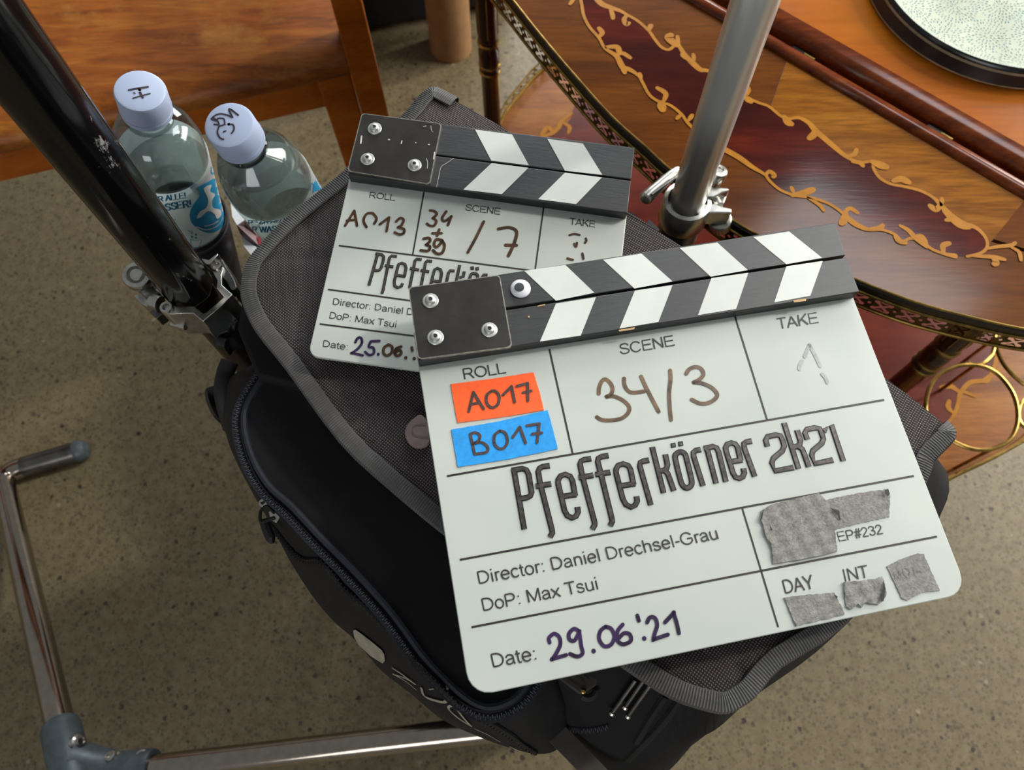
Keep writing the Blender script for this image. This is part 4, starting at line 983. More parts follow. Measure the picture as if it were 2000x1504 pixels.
mb = MB(); mb.tube([P(*pp, zb - 0.008) for pp in z([(290, 480), (350, 500)])], 0.006, 14); obj('clamp_bolt', mb, MT['alu'], bp)
mb = MB(); mb.tube([P(*pp, zb - 0.02) for pp in z([(440, 640), (540, 665)])], 0.0035, 12); obj('clamp_bolt', mb, MT['alu'], bp)
mb = MB(); q3 = [P(*pp, zb + 0.006) for pp in z([(650, 165), (705, 178), (770, 128), (776, 140), (720, 205), (690, 215), (665, 195)])]; mb.solid(q3[::-1], (0, 0, -0.010)); obj('quick_lever', mb, MT['alu'], bp, bevel=0.0006)
mb = MB(); q3 = [P(*pp, zb - 0.002) for pp in z([(705, 205), (800, 160), (900, 330), (915, 385), (870, 400), (830, 330)])]; mb.solid(q3[::-1], (0, 0, -0.03)); obj('clamp_jaw', mb, MT['alu_dark'], bp, bevel=0.001)
mb = MB(); q3 = [P(*pp, zb - 0.012) for pp in z([(672, 635), (830, 520), (905, 610), (850, 700), (790, 720), (760, 770)])]; mb.solid(q3[::-1], (0, 0, -0.03)); obj('clamp_base', mb, MT['black_plastic'], bp, bevel=0.001)
for pp in ((890, 648), (815, 780)):
    mb = MB(); p = P(*z([pp])[0], zb - 0.016); mb.tube([p + V((-0.004, 0, 0)), p + V((0.003, -0.002, 0.0))], 0.0042, 12); obj('clamp_bolt', mb, MT['black_plastic'], bp)
mb = MB(); mb.loft([octo(0.0, rb * 0.84), octo(0.690, rb * 0.84)]); obj('sleeve_tube', mb, MT['brown_steel'], bp, smooth=25, label='dark brown lower tube')

# ------------------------------------------------------------------ steel post with clamp
zs_ = 0.64; sx = P(1343, 392, zs_)
stp = thing('steel_post', 'shiny steel tube post in front of the tea trolley', 'post', (sx.x, sx.y, 0))
rs = depth_w(sx, 67) / 2; up = V((0, 0, 1)); b0 = V((sx.x, sx.y, 0))
mb = MB(); mb.lathe(b0, up, [(rs * 0.96, zs_ - 0.002), (rs, zs_), (rs, 0.9), (rs, 1.05)], 48); obj('tube', mb, MT['steel'], stp)
ro = rs * 1.30
mb = MB(); mb.lathe(b0, up, [(ro * 0.97, 0.0), (ro * 0.97, zs_ - 0.02), (ro * 0.95, zs_ - 0.018)], 48); obj('sleeve_tube', mb, MT['alu_dark'], stp, label='dark satin lower tube')
mb = MB(); mb.lathe(b0, up, [(ro * 1.02, zs_ - 0.03), (ro * 1.12, zs_ - 0.026), (ro * 1.12, zs_ - 0.004), (ro * 1.06, zs_), (rs * 1.16, zs_ + 0.001), (rs * 1.10, zs_ - 0.002), (rs * 1.04, zs_ - 0.004), (rs * 1.03, zs_ - 0.02)], 48, False, False); obj('collar', mb, MT['alu'], stp)
mb = MB(); mb.lathe(b0, up, [(ro * 0.985, zs_ - 0.10), (ro * 0.985, zs_ - 0.097), (ro * 0.97, zs_ - 0.097)], 48, False, False); obj('tube_seam', mb, MT['dark'], stp)
z = lambda pts: Z(1220, 280, 6.265, pts)
def lug(name, pts, zt_, dz_, mat='alu'):
    q3 = [P(*pp, zt_) for pp in z(pts)]
    if sum(((q3[(i + 1) % len(q3)] - q3[0]).cross(q3[(i + 2) % len(q3)] - q3[0])).z for i in range(len(q3) - 2)) < 0: q3 = q3[::-1]
    mb = MB(); mb.solid(q3, (0, 0, dz_)); return obj(name, mb, MT[mat], stp, bevel=0.0012)
lug('clamp_lug', [(960, 735), (1110, 730), (1200, 770), (1315, 795), (1310, 850), (1010, 850), (930, 900), (880, 860)], zs_ - 0.001, -0.018)
lug('clamp_lug', [(1000, 560), (1060, 530), (1275, 545), (1280, 575), (1200, 600), (1130, 640), (1090, 660), (985, 655)], zs_ + 0.003, -0.02)
lug('clamp_jaw', [(1130, 640), (1275, 580), (1215, 740), (1100, 735)], zs_ - 0.006, -0.012)
mb = MB(); mb.tube([P(*pp, zs_ - 0.006) for pp in z([(1100, 660), (1150, 760)])], 0.0042, 14); obj('clamp_bolt', mb, MT['alu'], stp)
p = P(*z([(1172, 975)])[0], zs_ - 0.026); r = depth_w(p, 135 / 6.265); ax = (P(*z([(1185, 1035)])[0], zs_ - 0.03) - P(*z([(1165, 900)])[0], zs_ - 0.006)).normalized()
mb = MB(); n = 48; rings = []
for rr, t in ((0.9, -0.008), (1.0, -0.007), (1.0, 0.005), (0.93, 0.0065), (0.5, 0.007), (0.0005 / r, 0.007)):
    a_ = ax.orthogonal().normalized(); b_ = ax.cross(a_)
    rings.append([p + ax * t + (a_ * math.cos(2 * math.pi * i / n) + b_ * math.sin(2 * math.pi * i / n)) * r * rr * (1 + (0.035 if i % 2 and 0.95 < rr else 0)) for i in range(n)])
mb.loft(rings); ks = obj('thumb_screw', mb, MT['alu'], stp, smooth=20, label='knurled aluminium thumb screw')
mb = MB(); mb.lathe(p, ax, [(r * 0.26, 0.006), (r * 0.26, 0.012), (r * 0.2, 0.013)], 16); obj('screw_tip', mb, MT['alu_dark'], ks)
p = P(*z([(1155, 350)])[0], zs_ + 0.012); r = depth_w(p, 105 / 6.265)
mb = MB(); mb.lathe(p, V((0.12, 0.1, 1)), [(r * 0.8, -0.016), (r * 0.86, -0.009), (r, -0.006), (r, 0), (r * 0.9, 0.002), (r * 0.5, 0.0026), (r * 0.46, 0.0016), (0.0001, 0.0016)], 36); obj('lever_pivot', mb, MT['alu'], stp)
lv = [(660, 330, 0.010), (600, 370, 0.010), (500, 450, 0.009), (400, 540, 0.008), (320, 610, 0.007), (265, 665, 0.006)]
mb = MB(); q = cat([tuple(P(*z([(x, y_)])[0], zs_ + h)) for x, y_, h in lv], 5); L_ = len(q) - 1; mb.tube(q + [tuple(V(q[-1]) + (V(q[-1]) - V(q[-2])).normalized() * d) for d in (0.002, 0.004, 0.0052)], [0.0038 + 0.0024 * (i / L_) for i in range(L_ + 1)] + [0.0056, 0.0038, 0.0012], 14); lvv = obj('quick_lever', mb, MT['alu'], stp)
mb = MB(); q = cat([tuple(P(*z([(x, y_)])[0], zs_ + 0.0145)) for x, y_ in ((600, 430), (520, 490), (430, 555), (330, 630))], 4); mb.tube(q, 0.0012, 8); obj('lever_groove', mb, MT['alu_dark'], lvv)

# ------------------------------------------------------------------ wooden chair
e_ = (P(690, 150, 0.43) - P(0, 307, 0.43)); e_.z = 0; e_.normalize()
bk = V((-e_.y, e_.x, 0))
if bk.y < 0: bk = -bk
Q0 = P(690, 150, 0.425); Q0.z = 0
def ch(a_, b_, zv): return Q0 + e_ * a_ + bk * b_ + V((0, 0, zv))
chair = thing('wooden_chair', 'worn orange wooden chair with thick rounded seat behind the water bottles', 'chair', Q0 + e_ * -0.3)
prof = [(0.006, 0.424), (0.0, 0.430), (-0.003, 0.438), (-0.002, 0.447), (0.006, 0.456), (0.018, 0.4615), (0.032, 0.4625), (0.055, 0.460), (0.09, 0.455), (0.15, 0.449), (0.24, 0.447), (0.36, 0.450), (0.45, 0.454), (0.455, 0.44), (0.44, 0.424)]
mb = MB(); mb.loft([[ch(t, b_, zv) for b_, zv in prof] for t in (-0.94, -0.7, -0.5, -0.35, -0.2, -0.1, -0.001)]); obj('seat', mb, MT['chair'], chair, smooth=60, label='thick dished seat with worn front edge')
mb = MB(); mb.box(ch(-0.48, 0.033, 0.3925), e_ * 0.435, bk * 0.011, V((0, 0, 0.0315))); obj('apron', mb, MT['chair_frame'], chair, bevel=0.002)
lx0 = (P(622, 162, 0.40) - Q0).dot(e_); lx1 = (P(693, 172, 0.40) - Q0).dot(e_); lx2 = (P(757, 205, 0.40) - Q0).dot(e_)
lb = (P(660, 190, 0.38) - Q0).dot(bk)
def post(name, a0, a1, b0_, b1_, z0, z1, parent=chair):
    mb = MB(); mb.box(ch((a0 + a1) / 2, (b0_ + b1_) / 2, (z0 + z1) / 2), e_ * (a1 - a0) / 2, bk * (b1_ - b0_) / 2, V((0, 0, (z1 - z0) / 2))); return obj(name, mb, MT['chair_frame'], parent, bevel=0.002)
post('leg', lx0, lx1 - 0.001, 0.008, 0.052, 0, 0.424)
post('leg', -0.91, -0.865, 0.008, 0.052, 0, 0.424)
post('leg', lx0, lx1 - 0.001, 0.40, 0.445, 0, 0.424); post('leg', -0.91, -0.865, 0.40, 0.445, 0, 0.424)
post('seat_rail', lx0 + 0.008, lx1 - 0.012, 0.053, 0.399, 0.36, 0.423)
post('arm_post', lx1, lx2, -0.004, 0.046, 0.0, 0.64); post('armrest', lx1 - 0.012, lx2 + 0.012, -0.02, 0.45, 0.641, 0.668)
post('arm_post', lx1, lx2, 0.40, 0.45, 0.0, 0.64)

# ------------------------------------------------------------------ black case and cardboard tube on the floor
A, B = P(734, 66, 0), P(928, 28, 0); dx = (B - A).normalized(); dy = V((-dx.y, dx.x, 0))
bc = thing('black_case', 'black fabric case on the floor behind the cardboard tube', 'case', (A + B) / 2)
mb = MB(); mb.box((A + B) / 2 + dy * 0.17 + V((0, 0, 0.13)), dx * 0.19, dy * 0.17, V((0, 0, 0.115))); obj('case_body', mb, MT['case'], bc, bevel=0.008)
mb = MB(); mb.box((A + B) / 2 + dy * 0.17 + V((0, 0, 0.2545)), dx * 0.195, dy * 0.175, V((0, 0, 0.009))); obj('case_lid', mb, MT['case'], bc, bevel=0.004)
mb = MB()
for sx_ in (-0.16, 0.16):
    for sy_ in (0.03, 0.31): mb.lathe((A + B) / 2 + dx * sx_ + dy * sy_, (0, 0, 1), [(0.012, 0), (0.012, 0.0155)], 12)
obj('feet', mb, MT['black_rubber'], bc)
c1, c2 = P(838, 95, 0), P(917, 95, 0); rt = (c2 - c1).length / 2 * 1.02; ct = (c1 + c2) / 2 + V((0.004, 0.002, 0))
tb = thing('cardboard_tube', 'brown cardboard tube standing upright on the floor by the trolley', 'tube', ct)
mb = MB(); mb.lathe(ct, (0.01, 0.02, 1), [(rt - 0.004, 0.003), (rt, 0.0), (rt, 0.75), (rt - 0.004, 0.75), (rt - 0.004, 0.003)], 48, False, False); obj('tube_wall', mb, MT['card'], tb)
mb = MB(); mb.lathe(ct, (0.01, 0.02, 1), [(rt - 0.0045, 0.70), (rt - 0.0045, 0.748)], 40); obj('end_plug', mb, MT['card'], tb)

# ------------------------------------------------------------------ tea trolley
TZ = 0.62
tro = thing('tea_trolley', 'oval wooden tea trolley with inlaid drop leaf and pierced brass gallery', 'trolley', P(1600, 300, 0))
rim_px = [(930, -130), (938, -90), (962, -50), (1002, 0), (1055, 67), (1115, 138), (1193, 225), (1262, 287.5), (1312, 333), (1424, 424), (1496, 466), (1580, 508), (1670, 545), (1739, 572), (1805, 595), (1893, 618.5), (2000, 642), (2120, 655), (2260, 645), (2380, 600)]
rim = [V(p) for p in cat([tuple(P(*p, TZ)) for p in rim_px], 6)]
hA, hB = P(1336, 0, TZ), P(2000, 389, TZ); hd = (hB - hA).normalized(); hn = V((-hd.y, hd.x, 0))
if hn.dot(V((1, 1, 0))) < 0: hn = -hn
def hp(t, o, zv): p = hA + hd * t + hn * o; return V((p.x, p.y, zv))
t0 = (rim[0] - hA).dot(hd); t1 = (rim[-1] - hA).dot(hd)
leafpoly = rim + [hp(t1, 0, TZ), hp(t0, 0, TZ)]
mb = MB(); mb.solid(leafpoly, (0, 0, -0.010))
leaf = obj('drop_leaf', mb, MT['leaf'], tro, smooth=None, label='glossy brown drop leaf with scroll inlay')
upper = [(1130, -60), (1150, -25), (1172, 5), (1191, 14), (1211, 21), (1225, 29), (1246, 41), (1267, 60), (1280, 78), (1292, 92), (1306, 97), (1317, 90), (1326, 90), (1338, 108), (1352, 122), (1368, 136), (1382, 138), (1410, 152), (1435, 172), (1456, 188), (1480, 200), (1502, 208), (1524, 226), (1540, 232), (1560, 230), (1580, 240), (1594, 256), (1631, 288), (1655, 307), (1679, 317), (1703, 316), (1706, 329), (1718, 347), (1739, 359), (1769, 365), (1799, 373), (1823, 386), (1838, 401), (1859, 422), (1883, 437), (1907, 445), (1925, 464), (1928, 482), (1916, 494), (1889, 501)]
lower = [(1865, 500), (1844, 495.5), (1820, 486.5), (1799, 470), (1778, 465.6), (1763, 471.6), (1748, 458), (1724, 449), (1694, 447.6), (1670, 437), (1655, 425), (1646, 416), (1619.5, 398), (1583.6, 386), (1553.7, 382), (1524, 371), (1503, 353), (1494, 341), (1470, 326.5), (1440, 305.5), (1395, 280), (1349, 246), (1331, 223), (1308, 205), (1290, 200), (1269, 186), (1255, 161), (1246, 147), (1230, 136), (1216, 131), (1204.5, 110), (1181.5, 94), (1170, 74), (1151.6, 53), (1140, 30), (1135.5, 5), (1128, -30)]
f0 = horiz(TZ + 0.0002).at(); f1 = horiz(TZ + 0.0004).at(); f2 = horiz(TZ + 0.0006).at()
# golden veneer between the scroll border and the hinge side
gv = [(1505, 206), (1536, 121)] + [(1560 + i * 40, 121 + (1560 + i * 40 - 1536) * 0.5848) for i in range(1, 12)] + [(2060, 428), (2060, 640), (1990, 560), (1928, 482)] + [p for p in upper if p[0] > 1502 and p[0] < 1926][::-1]
gq = [p for p in gv]
mb = MB(); mb.tess([(P(*p, TZ).x, P(*p, TZ).y) for p in gq if p[0] < 2050 and not (p[0] > 1930 and p[1] > 485)] , lambda x, y_: V((x, y_, TZ + 0.0002)), 0.03); obj('golden_veneer', mb, MT['leaf_gold'], leaf, smooth=None, label='lighter golden veneer along the hinge side')
car = cat(upper, 3)[:-1] + cat(lower, 3)
mb = MB(); mb.tess(car, f1, 40); obj('cartouche', mb, MT['red'], leaf, smooth=None, label='dark red cartouche panel')
mb = MB(); NZ = V((0, 0, 1))
bu = cat(upper, 4); bl_ = cat(lower, 4)
def sw(seed, k=2.3):
    return lambda t: 0.75 + 0.75 * max(0, math.sin(t * k * 10 + seed)) ** 2
for path, sd in ((bu, 0.5), (bl_, 2.0)):
    p3 = [f2(*p) for p in path]; L = len(p3)
    mb.ribbon(p3, [NZ] * L, [depth_w(p, 8.4) * sw(sd)(i / L) for i, p in enumerate(p3)], 0, True)
curls = [([(1225, 29), (1219, 38), (1223, 47), (1228, 45)], 9), ([(1191, 14), (1196, 28), (1197, 36)], 8), ([(1326, 90), (1316, 84), (1306, 74), (1310, 69)], 14), ([(1326, 90), (1324, 80), (1323, 71)], 7), ([(1352, 122), (1336, 112), (1331, 106)], 6), ([(1267, 60), (1270, 52), (1272, 50)], 9), ([(1356, 118), (1354, 106)], 7),
    ([(1456, 188), (1462, 176), (1458, 168)], 8), ([(1456, 190), (1466, 198)], 12), ([(1532, 228), (1538, 238), (1545, 242)], 13), ([(1592, 252), (1590, 262), (1581, 270)], 12), ([(1655, 305), (1668, 302), (1673, 292)], 8), ([(1665, 316), (1680, 318), (1685, 324)], 9), ([(1703, 316), (1718, 322), (1730, 326)], 15), ([(1745, 354), (1760, 350), (1774, 356)], 13), ([(1838, 399), (1828, 409), (1817, 402)], 11), ([(1838, 401), (1840, 388)], 8),
    ([(1870, 430), (1858, 429), (1848, 430)], 8), ([(1845, 412), (1872, 436), (1890, 442)], 16), ([(1927, 486), (1948, 482), (1975, 479), (1983, 474)], 7), ([(1975, 483), (1990, 492), (1994, 508)], 7), ([(1900, 500), (1938, 502), (1962, 507)], 8), ([(1940, 503), (1945, 512), (1942, 516)], 12),
    ([(1495, 342), (1503, 335), (1512, 342), (1510, 346)], 8), ([(1548, 382), (1575, 375), (1588, 370)], 12), ([(1550, 376), (1546, 366)], 7), ([(1578, 386), (1600, 400), (1609, 411)], 7), ([(1649, 414), (1661, 407), (1675, 416)], 8), ([(1652, 416), (1648, 430), (1644, 436)], 13), ([(1700, 447), (1718, 445), (1724, 440)], 9), ([(1748, 459), (1755, 470), (1768, 474)], 10), ([(1758, 441), (1774, 450), (1788, 465), (1810, 482)], 9), ([(1788, 462), (1800, 463), (1808, 476)], 10), ([(1843, 493), (1842, 480), (1854, 475)], 10),
    ([(1170, 72), (1176, 64), (1170, 55)], 9), ([(1184, 92), (1205, 92), (1210, 104)], 10), ([(1204, 108), (1216, 104), (1231, 113)], 8), ([(1210, 122), (1218, 136), (1220, 142)], 9), ([(1252, 155), (1249, 144)], 8), ([(1296, 198), (1300, 183), (1284, 172)], 9), ([(1290, 200), (1294, 214)], 15), ([(1330, 224), (1322, 232)], 7), ([(1345, 235), (1352, 225)], 8), ([(1123, -5), (1113, 8)], 7)]
for s, wd in curls:
    stroke(mb, s, f2, NZ, wd, taper=lambda t: 0.7 + 0.5 * math.sin(t * 2.6))
obj('scroll_inlay', mb, MT['inlay'], leaf, smooth=None, label='pale golden scroll inlay')
mb = MB(); mb.ribbon([f2(1505, 207), f2(1535, 122)], [NZ] * 2, [0.0003] * 2); obj('veneer_seam', mb, MT['edge_dark'], leaf, smooth=None)
# edge lines and pierced gallery
def outw(path):
    o = []
    for i, p in enumerate(path):
        t = (path[min(i + 1, len(path) - 1)] - path[max(i - 1, 0)]).normalized(); s = t.cross(V((0, 0, 1)))
        o.append(s.normalized())
    return o
ow = outw(rim)
if ow[40].dot(hn) > 0: ow = [-q for q in ow]
mb = MB(); mb.tube([p + q * 0.0003 + V((0, 0, 0.0002)) for p, q in zip(rim, ow)], 0.0012, 8); obj('brass_lip', mb, MT['brass'], leaf)
mb = MB(); mb.loft([[p + q * 0.0008 + V((0, 0, -0.001)), p + q * 0.0022 + V((0, 0, -0.002)), p + q * 0.0022 + V((0, 0, -0.0095)), p + V((0, 0, -0.0095))] for p, q in zip(rim, ow)]); obj('dark_edge', mb, MT['edge_dark'], leaf)
gal_top, gal_bot = TZ - 0.0105, TZ - 0.0305
mb = MB(); mb.tube([V((p.x, p.y, gal_top)) + q * 0.0026 for p, q in zip(rim, ow)], 0.0015, 8)
obj('gallery_rail', mb, MT['brass'], leaf)
mb = MB(); mb.tube([V((p.x, p.y, gal_bot)) + q * 0.0024 for p, q in zip(rim, ow)], 0.0019, 10); obj('gallery_rail', mb, MT['brass'], leaf)
def cap(u, v, ax_, ay, bx_, by, r):
    dx_, dy_ = bx_ - ax_, by - ay; t = ((u - ax_) * dx_ + (v - ay) * dy_) / (dx_ * dx_ + dy_ * dy_ + 1e-9); t = max(0, min(1, t))
    return math.hypot(u - ax_ - dx_ * t, v - ay - dy_ * t) < r
def hole(u, v):
    # u 0..1.12 along one motif, v 0..1 up the band
    if math.hypot(u - 0.99, v - 0.5) < 0.075: return True
    for (x, y_) in ((0.14, 0.24), (0.14, 0.76), (0.74, 0.24), (0.74, 0.76)):
        if cap(u, v, x, y_, 0.44, 0.5, 0.062) or math.hypot(u - x, v - y_) < 0.115: return True
    for s in (-1, 1):
        d = math.hypot(u - 0.44, v - (0.5 + s * 0.50))
        if d < 0.25 and s * (v - 0.5) < 0.40 and d > 0.02 and not (0.135 < d < 0.165): return True
    return False
def gallery(name, path, ow_, zt_, zb_, cell, parent, mat, kind=None):
    H_ = zt_ - zb_; nv = max(8, int(H_ / cell)); mb = MB()
    acc = 0; cols = []
    dists = [0]
    for i in range(len(path) - 1): dists.append(dists[-1] + (path[i + 1] - path[i]).length)
    nu = int(dists[-1] / cell); j = 0; grid = []
    for k in range(nu + 1):
        s = k * cell
        while j < len(dists) - 2 and dists[j + 1] < s: j += 1
        t = (s - dists[j]) / (dists[j + 1] - dists[j]); p = path[j].lerp(path[j + 1], t); q = ow_[j].lerp(ow_[j + 1], t)
        grid.append(p + q * 0.0022)
    vs = []; fs = []; idx = {}
    def vid(a_, b_):
        if (a_, b_) not in idx: idx[(a_, b_)] = len(vs); vs.append(V((grid[a_].x, grid[a_].y, zb_ + H_ * b_ / nv)))
        return idx[(a_, b_)]
    for a_ in range(nu):
        u = ((a_ + 0.5) * cell / H_) % 1.13
        for b_ in range(nv):
            v = (b_ + 0.5) / nv
            if not hole(u, v): fs.append((vid(a_, b_), vid(a_ + 1, b_), vid(a_ + 1, b_ + 1), vid(a_, b_ + 1)))
    mb.add(vs, fs); return obj(name, mb, mat, parent, smooth=60, fixn=0)
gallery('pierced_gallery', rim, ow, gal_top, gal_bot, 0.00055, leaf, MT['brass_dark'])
# hinge-side moulding of the leaf and of the fixed top
wm = (P(1661, 158, TZ + 0.004) - hA).dot(hn)
o2 = (P(1667.5, 150.5, TZ - 0.0005) - hA).dot(hn); o3 = (P(1800, 181, TZ + 0.004) - hA).dot(hn)
def bar(name, prof_, mat, ta, tb_, parent=tro, label=None):
    mb = MB(); mb.loft([[hp(t, o, zv) for o, zv in prof_] for t in [ta + (tb_ - ta) * i / 8 for i in range(9)]]); return obj(name, mb, MT[mat], parent, smooth=50, label=label)
bar('leaf_moulding', [(0.0003, TZ - 0.012), (0.0003, TZ + 0.001), (wm * 0.12, TZ + 0.0035), (wm * 0.35, TZ + 0.0055), (wm * 0.7, TZ + 0.0055), (wm * 0.98, TZ + 0.004), (wm, TZ + 0.002), (wm, TZ - 0.003), (wm * 0.5, TZ - 0.012)], 'mould', t0 - 0.01, t1 + 0.01)
bar('table_moulding', [(o2 + (o3 - o2) * 0.6, TZ - 0.03), (o2, TZ - 0.001), (o2, TZ + 0.002), (o2 + (o3 - o2) * 0.2, TZ + 0.006), (o2 + (o3 - o2) * 0.55, TZ + 0.008), (o3, TZ + 0.008), (o3, TZ - 0.03)], 'mould', t0 - 0.02, t1 + 0.02)
bar('fixed_top', [(o3 + 0.0003, TZ - 0.02), (o3 + 0.0003, TZ + 0.0065), (o3 + 0.34, TZ + 0.0065), (o3 + 0.34, TZ - 0.02)], 'panel', t0 - 0.02, t1 + 0.02)
for px_, py_ in ((1567, 97), (1838, 246)):
    t = (P(px_, py_, TZ) - hA).dot(hd); mb = MB(); mb.box(hp(t, (wm + o2) / 2, TZ - 0.004), hd * 0.010, hn * ((o2 - wm) / 2 + 0.003), V((0, 0, 0.002))); hg = obj('hinge', mb, MT['edge_dark'], tro)
    mb = MB(); mb.tube([hp(t + 0.004, (wm + o2) / 2, TZ - 0.002), hp(t + 0.016, (wm + o2) / 2, TZ - 0.002)], 0.0022, 10); obj('hinge_knuckle', mb, MT['brass'], hg)
# lower shelf
SZ = 0.25
sh_px = [(1080, 128), (1046, 152), (1019, 184), (993, 216), (977, 244), (950, 300), (935, 380), (950, 480), (1020, 600), (1150, 740), (1320, 860), (1500, 940), (1680, 965), (1811, 950), (1863, 927), (1936, 892), (2000, 854), (2060, 800), (2110, 720), (2120, 640), (2080, 540), (1960, 420), (1800, 340), (1600, 250), (1400, 150), (1250, 105), (1150, 105)]
sh = [V(p) for p in cat([tuple(P(*p, SZ)) for p in sh_px], 4, True)]
mb = MB(); mb.solid(sh, (0, 0, -0.012)) ; 
shelf = obj('shelf_board', mb, MT['shelf'], tro, smooth=None, label='golden veneered lower shelf')
fz = horiz(SZ + 0.0004).at(); fz2 = horiz(SZ + 0.0008).at()
red = [(1160, 150), (1130, 190), (1119, 215), (1116, 230), (1108, 240), (1090, 250), (1067, 262), (1060, 310), (1100, 500), (1250, 700), (1450, 830), (1700, 880), (1800, 850), (1849, 829), (1866, 806), (1874, 778), (1893, 748), (1931, 741), (1945, 706), (1950, 640), (1930, 560), (1800, 420), (1400, 200)]
mb = MB(); mb.tess(red, fz, 60); obj('red_veneer', mb, MT['shelf_red'], shelf, smooth=None, label='dark red veneer field')
for grp in ([([(1117, 222), (1098, 236), (1090, 250), (1075, 262), (1055, 268)], 7), ([(1098, 238), (1112, 248), (1110, 260)], 6), ([(1080, 258), (1070, 250), (1058, 262)], 8)],
            [([(1850, 828), (1864, 808), (1872, 785), (1876, 768), (1893, 748), (1915, 744), (1930, 742), (1945, 706), (1948, 655)], 7), ([(1874, 770), (1884, 766), (1904, 774)], 5), ([(1876, 768), (1858, 755), (1838, 757)], 8), ([(1860, 805), (1852, 795), (1854, 783)], 8), ([(1915, 746), (1928, 740), (1935, 733)], 8), ([(1940, 725), (1952, 722)], 6)]):
    mb = MB()
    for s, wd in grp: stroke(mb, s, fz2, NZ, wd, taper=lambda t: 0.7 + 0.6 * math.sin(t * 2.8))
    obj('scroll_inlay', mb, MT['inlay'], shelf, smooth=None, label='pale golden scroll inlay')
cs = sum(sh, V()) / len(sh); shc = sh + [sh[0]]
ows = []
for i, p in enumerate(shc):
    t = (sh[(i + 1) % len(sh)] - sh[(i - 1) % len(sh)]).normalized(); s = t.cross(NZ).normalized()
    ows.append(s if s.dot(p - cs) > 0 else -s)
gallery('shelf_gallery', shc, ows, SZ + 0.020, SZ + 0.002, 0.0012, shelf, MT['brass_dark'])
mb = MB(); mb.tube([V((p.x, p.y, SZ + 0.0205)) + q * 0.0022 for p, q in zip(sh, ows)], 0.0016, 8, True); mb.tube([V((p.x, p.y, SZ + 0.001)) + q * 0.0016 for p, q in zip(sh, ows)], 0.0028, 8, True); obj('shelf_rail', mb, MT['brass'], shelf)
# turned legs
def leg(b_, rings_, ztop):
    prof_ = [(0.012, 0.03), (0.0105, 0.10), (0.012, SZ - 0.012)]
    zs2 = sorted(rings_)
    prof_ = [(0.008, 0.028), (0.012, 0.05), (0.0125, SZ), (0.0135, SZ + 0.01), (0.0125, SZ + 0.02)]
    for zc_ in zs2:
        prof_ += [(0.0125, zc_ - 0.036), (0.0145, zc_ - 0.030), (0.0125, zc_ - 0.024), (0.0125, zc_ - 0.022), (0.0142, zc_ - 0.014), (0.0142, zc_ + 0.006), (0.011, zc_ + 0.018), (0.0135, zc_ + 0.022), (0.0135, zc_ + 0.030)]
    prof_ += [(0.0135, ztop - 0.01), (0.0135, ztop)]
    mb = MB(); mb.lathe(b_, NZ, prof_, 20); lg = obj('leg', mb, MT['legwood'], tro, smooth=50)
    for zc_ in zs2:
        for dz in (-0.030, -0.018, 0.020):
            mb = MB(); mb.lathe(b_, NZ, [(0.0125, zc_ + dz - 0.003), (0.0152, zc_ + dz - 0.001), (0.0152, zc_ + dz + 0.001), (0.0125, zc_ + dz + 0.003)], 20, False, False); obj('brass_ring', mb, MT['brass'], lg)
    for k in range(8):
        an = k * math.pi / 4; d = V((math.cos(an), math.sin(an), 0)) * 0.0136
        mb = MB(); mb.tube([b_ + d + V((0, 0, zs2[0] + 0.034)), b_ + d + V((0, 0, ztop - 0.012))], 0.0008, 6); obj('brass_flute', mb, MT['brass'], lg)
    mb = MB(); mb.lathe(b_ + V((0, 0, 0.0)), NZ, [(0.010, 0.0), (0.016, 0.008), (0.016, 0.02), (0.009, 0.029)], 16); obj('caster', mb, MT['brass'], lg)
l1 = P(963, 260, 0); l1 = P(963, 260, SZ); leg(V((l1.x, l1.y, 0)), [zat(l1, 104)], TZ - 0.012)
l2 = P(1690, 806, SZ); leg(V((l2.x, l2.y, 0)), [zat(l2, 690)], TZ - 0.012)
for t in (0.02, 0.42): leg(V(hp(t, o3 + 0.30, 0)), [0.40], TZ - 0.022)
# bottle holder rings of bent wire
rz = SZ + 0.085
mb = MB(); cpx = [(1808, 790), (1822, 745), (1860, 718), (1905, 713), (1945, 728), (1978, 768), (1988, 815), (1975, 855), (1940, 876), (1895, 876), (1845, 852), (1815, 822)]
mb.tube([V(p) for p in cat([tuple(P(*p, rz)) for p in cpx], 6, True)], 0.0026, 10, True); obj('bottle_ring', mb, MT['brass'], tro)
mb = MB(); mb.tube([V(p) for p in cat([tuple(P(*p, rz)) for p in [(1890, 708), (1900, 712), (1920, 710), (1936, 696), (1942, 676), (1944, 640)]], 6)], 0.0026, 10)
mb.tube([V(p) for p in cat([tuple(P(*p, rz)) for p in [(1946, 650), (1950, 690), (1972, 726), (2010, 755), (2060, 760)]], 6)], 0.0026, 10)
mb.tube([V(p) for p in cat([tuple(P(*p, rz)) for p in [(2040, 760), (2004, 778), (1990, 800), (1996, 830), (2040, 850)]], 6)], 0.0026, 10)
obj('wire_scroll', mb, MT['brass'], tro)
mb = MB(); 
for pp in ((1905, 713), (1940, 876), (1815, 822), (1944, 660)):
    q = P(*pp, rz); mb.tube([V((q.x, q.y, SZ + 0.0004)), q], 0.0022, 8)
obj('ring_stem', mb, MT['brass'], tro)

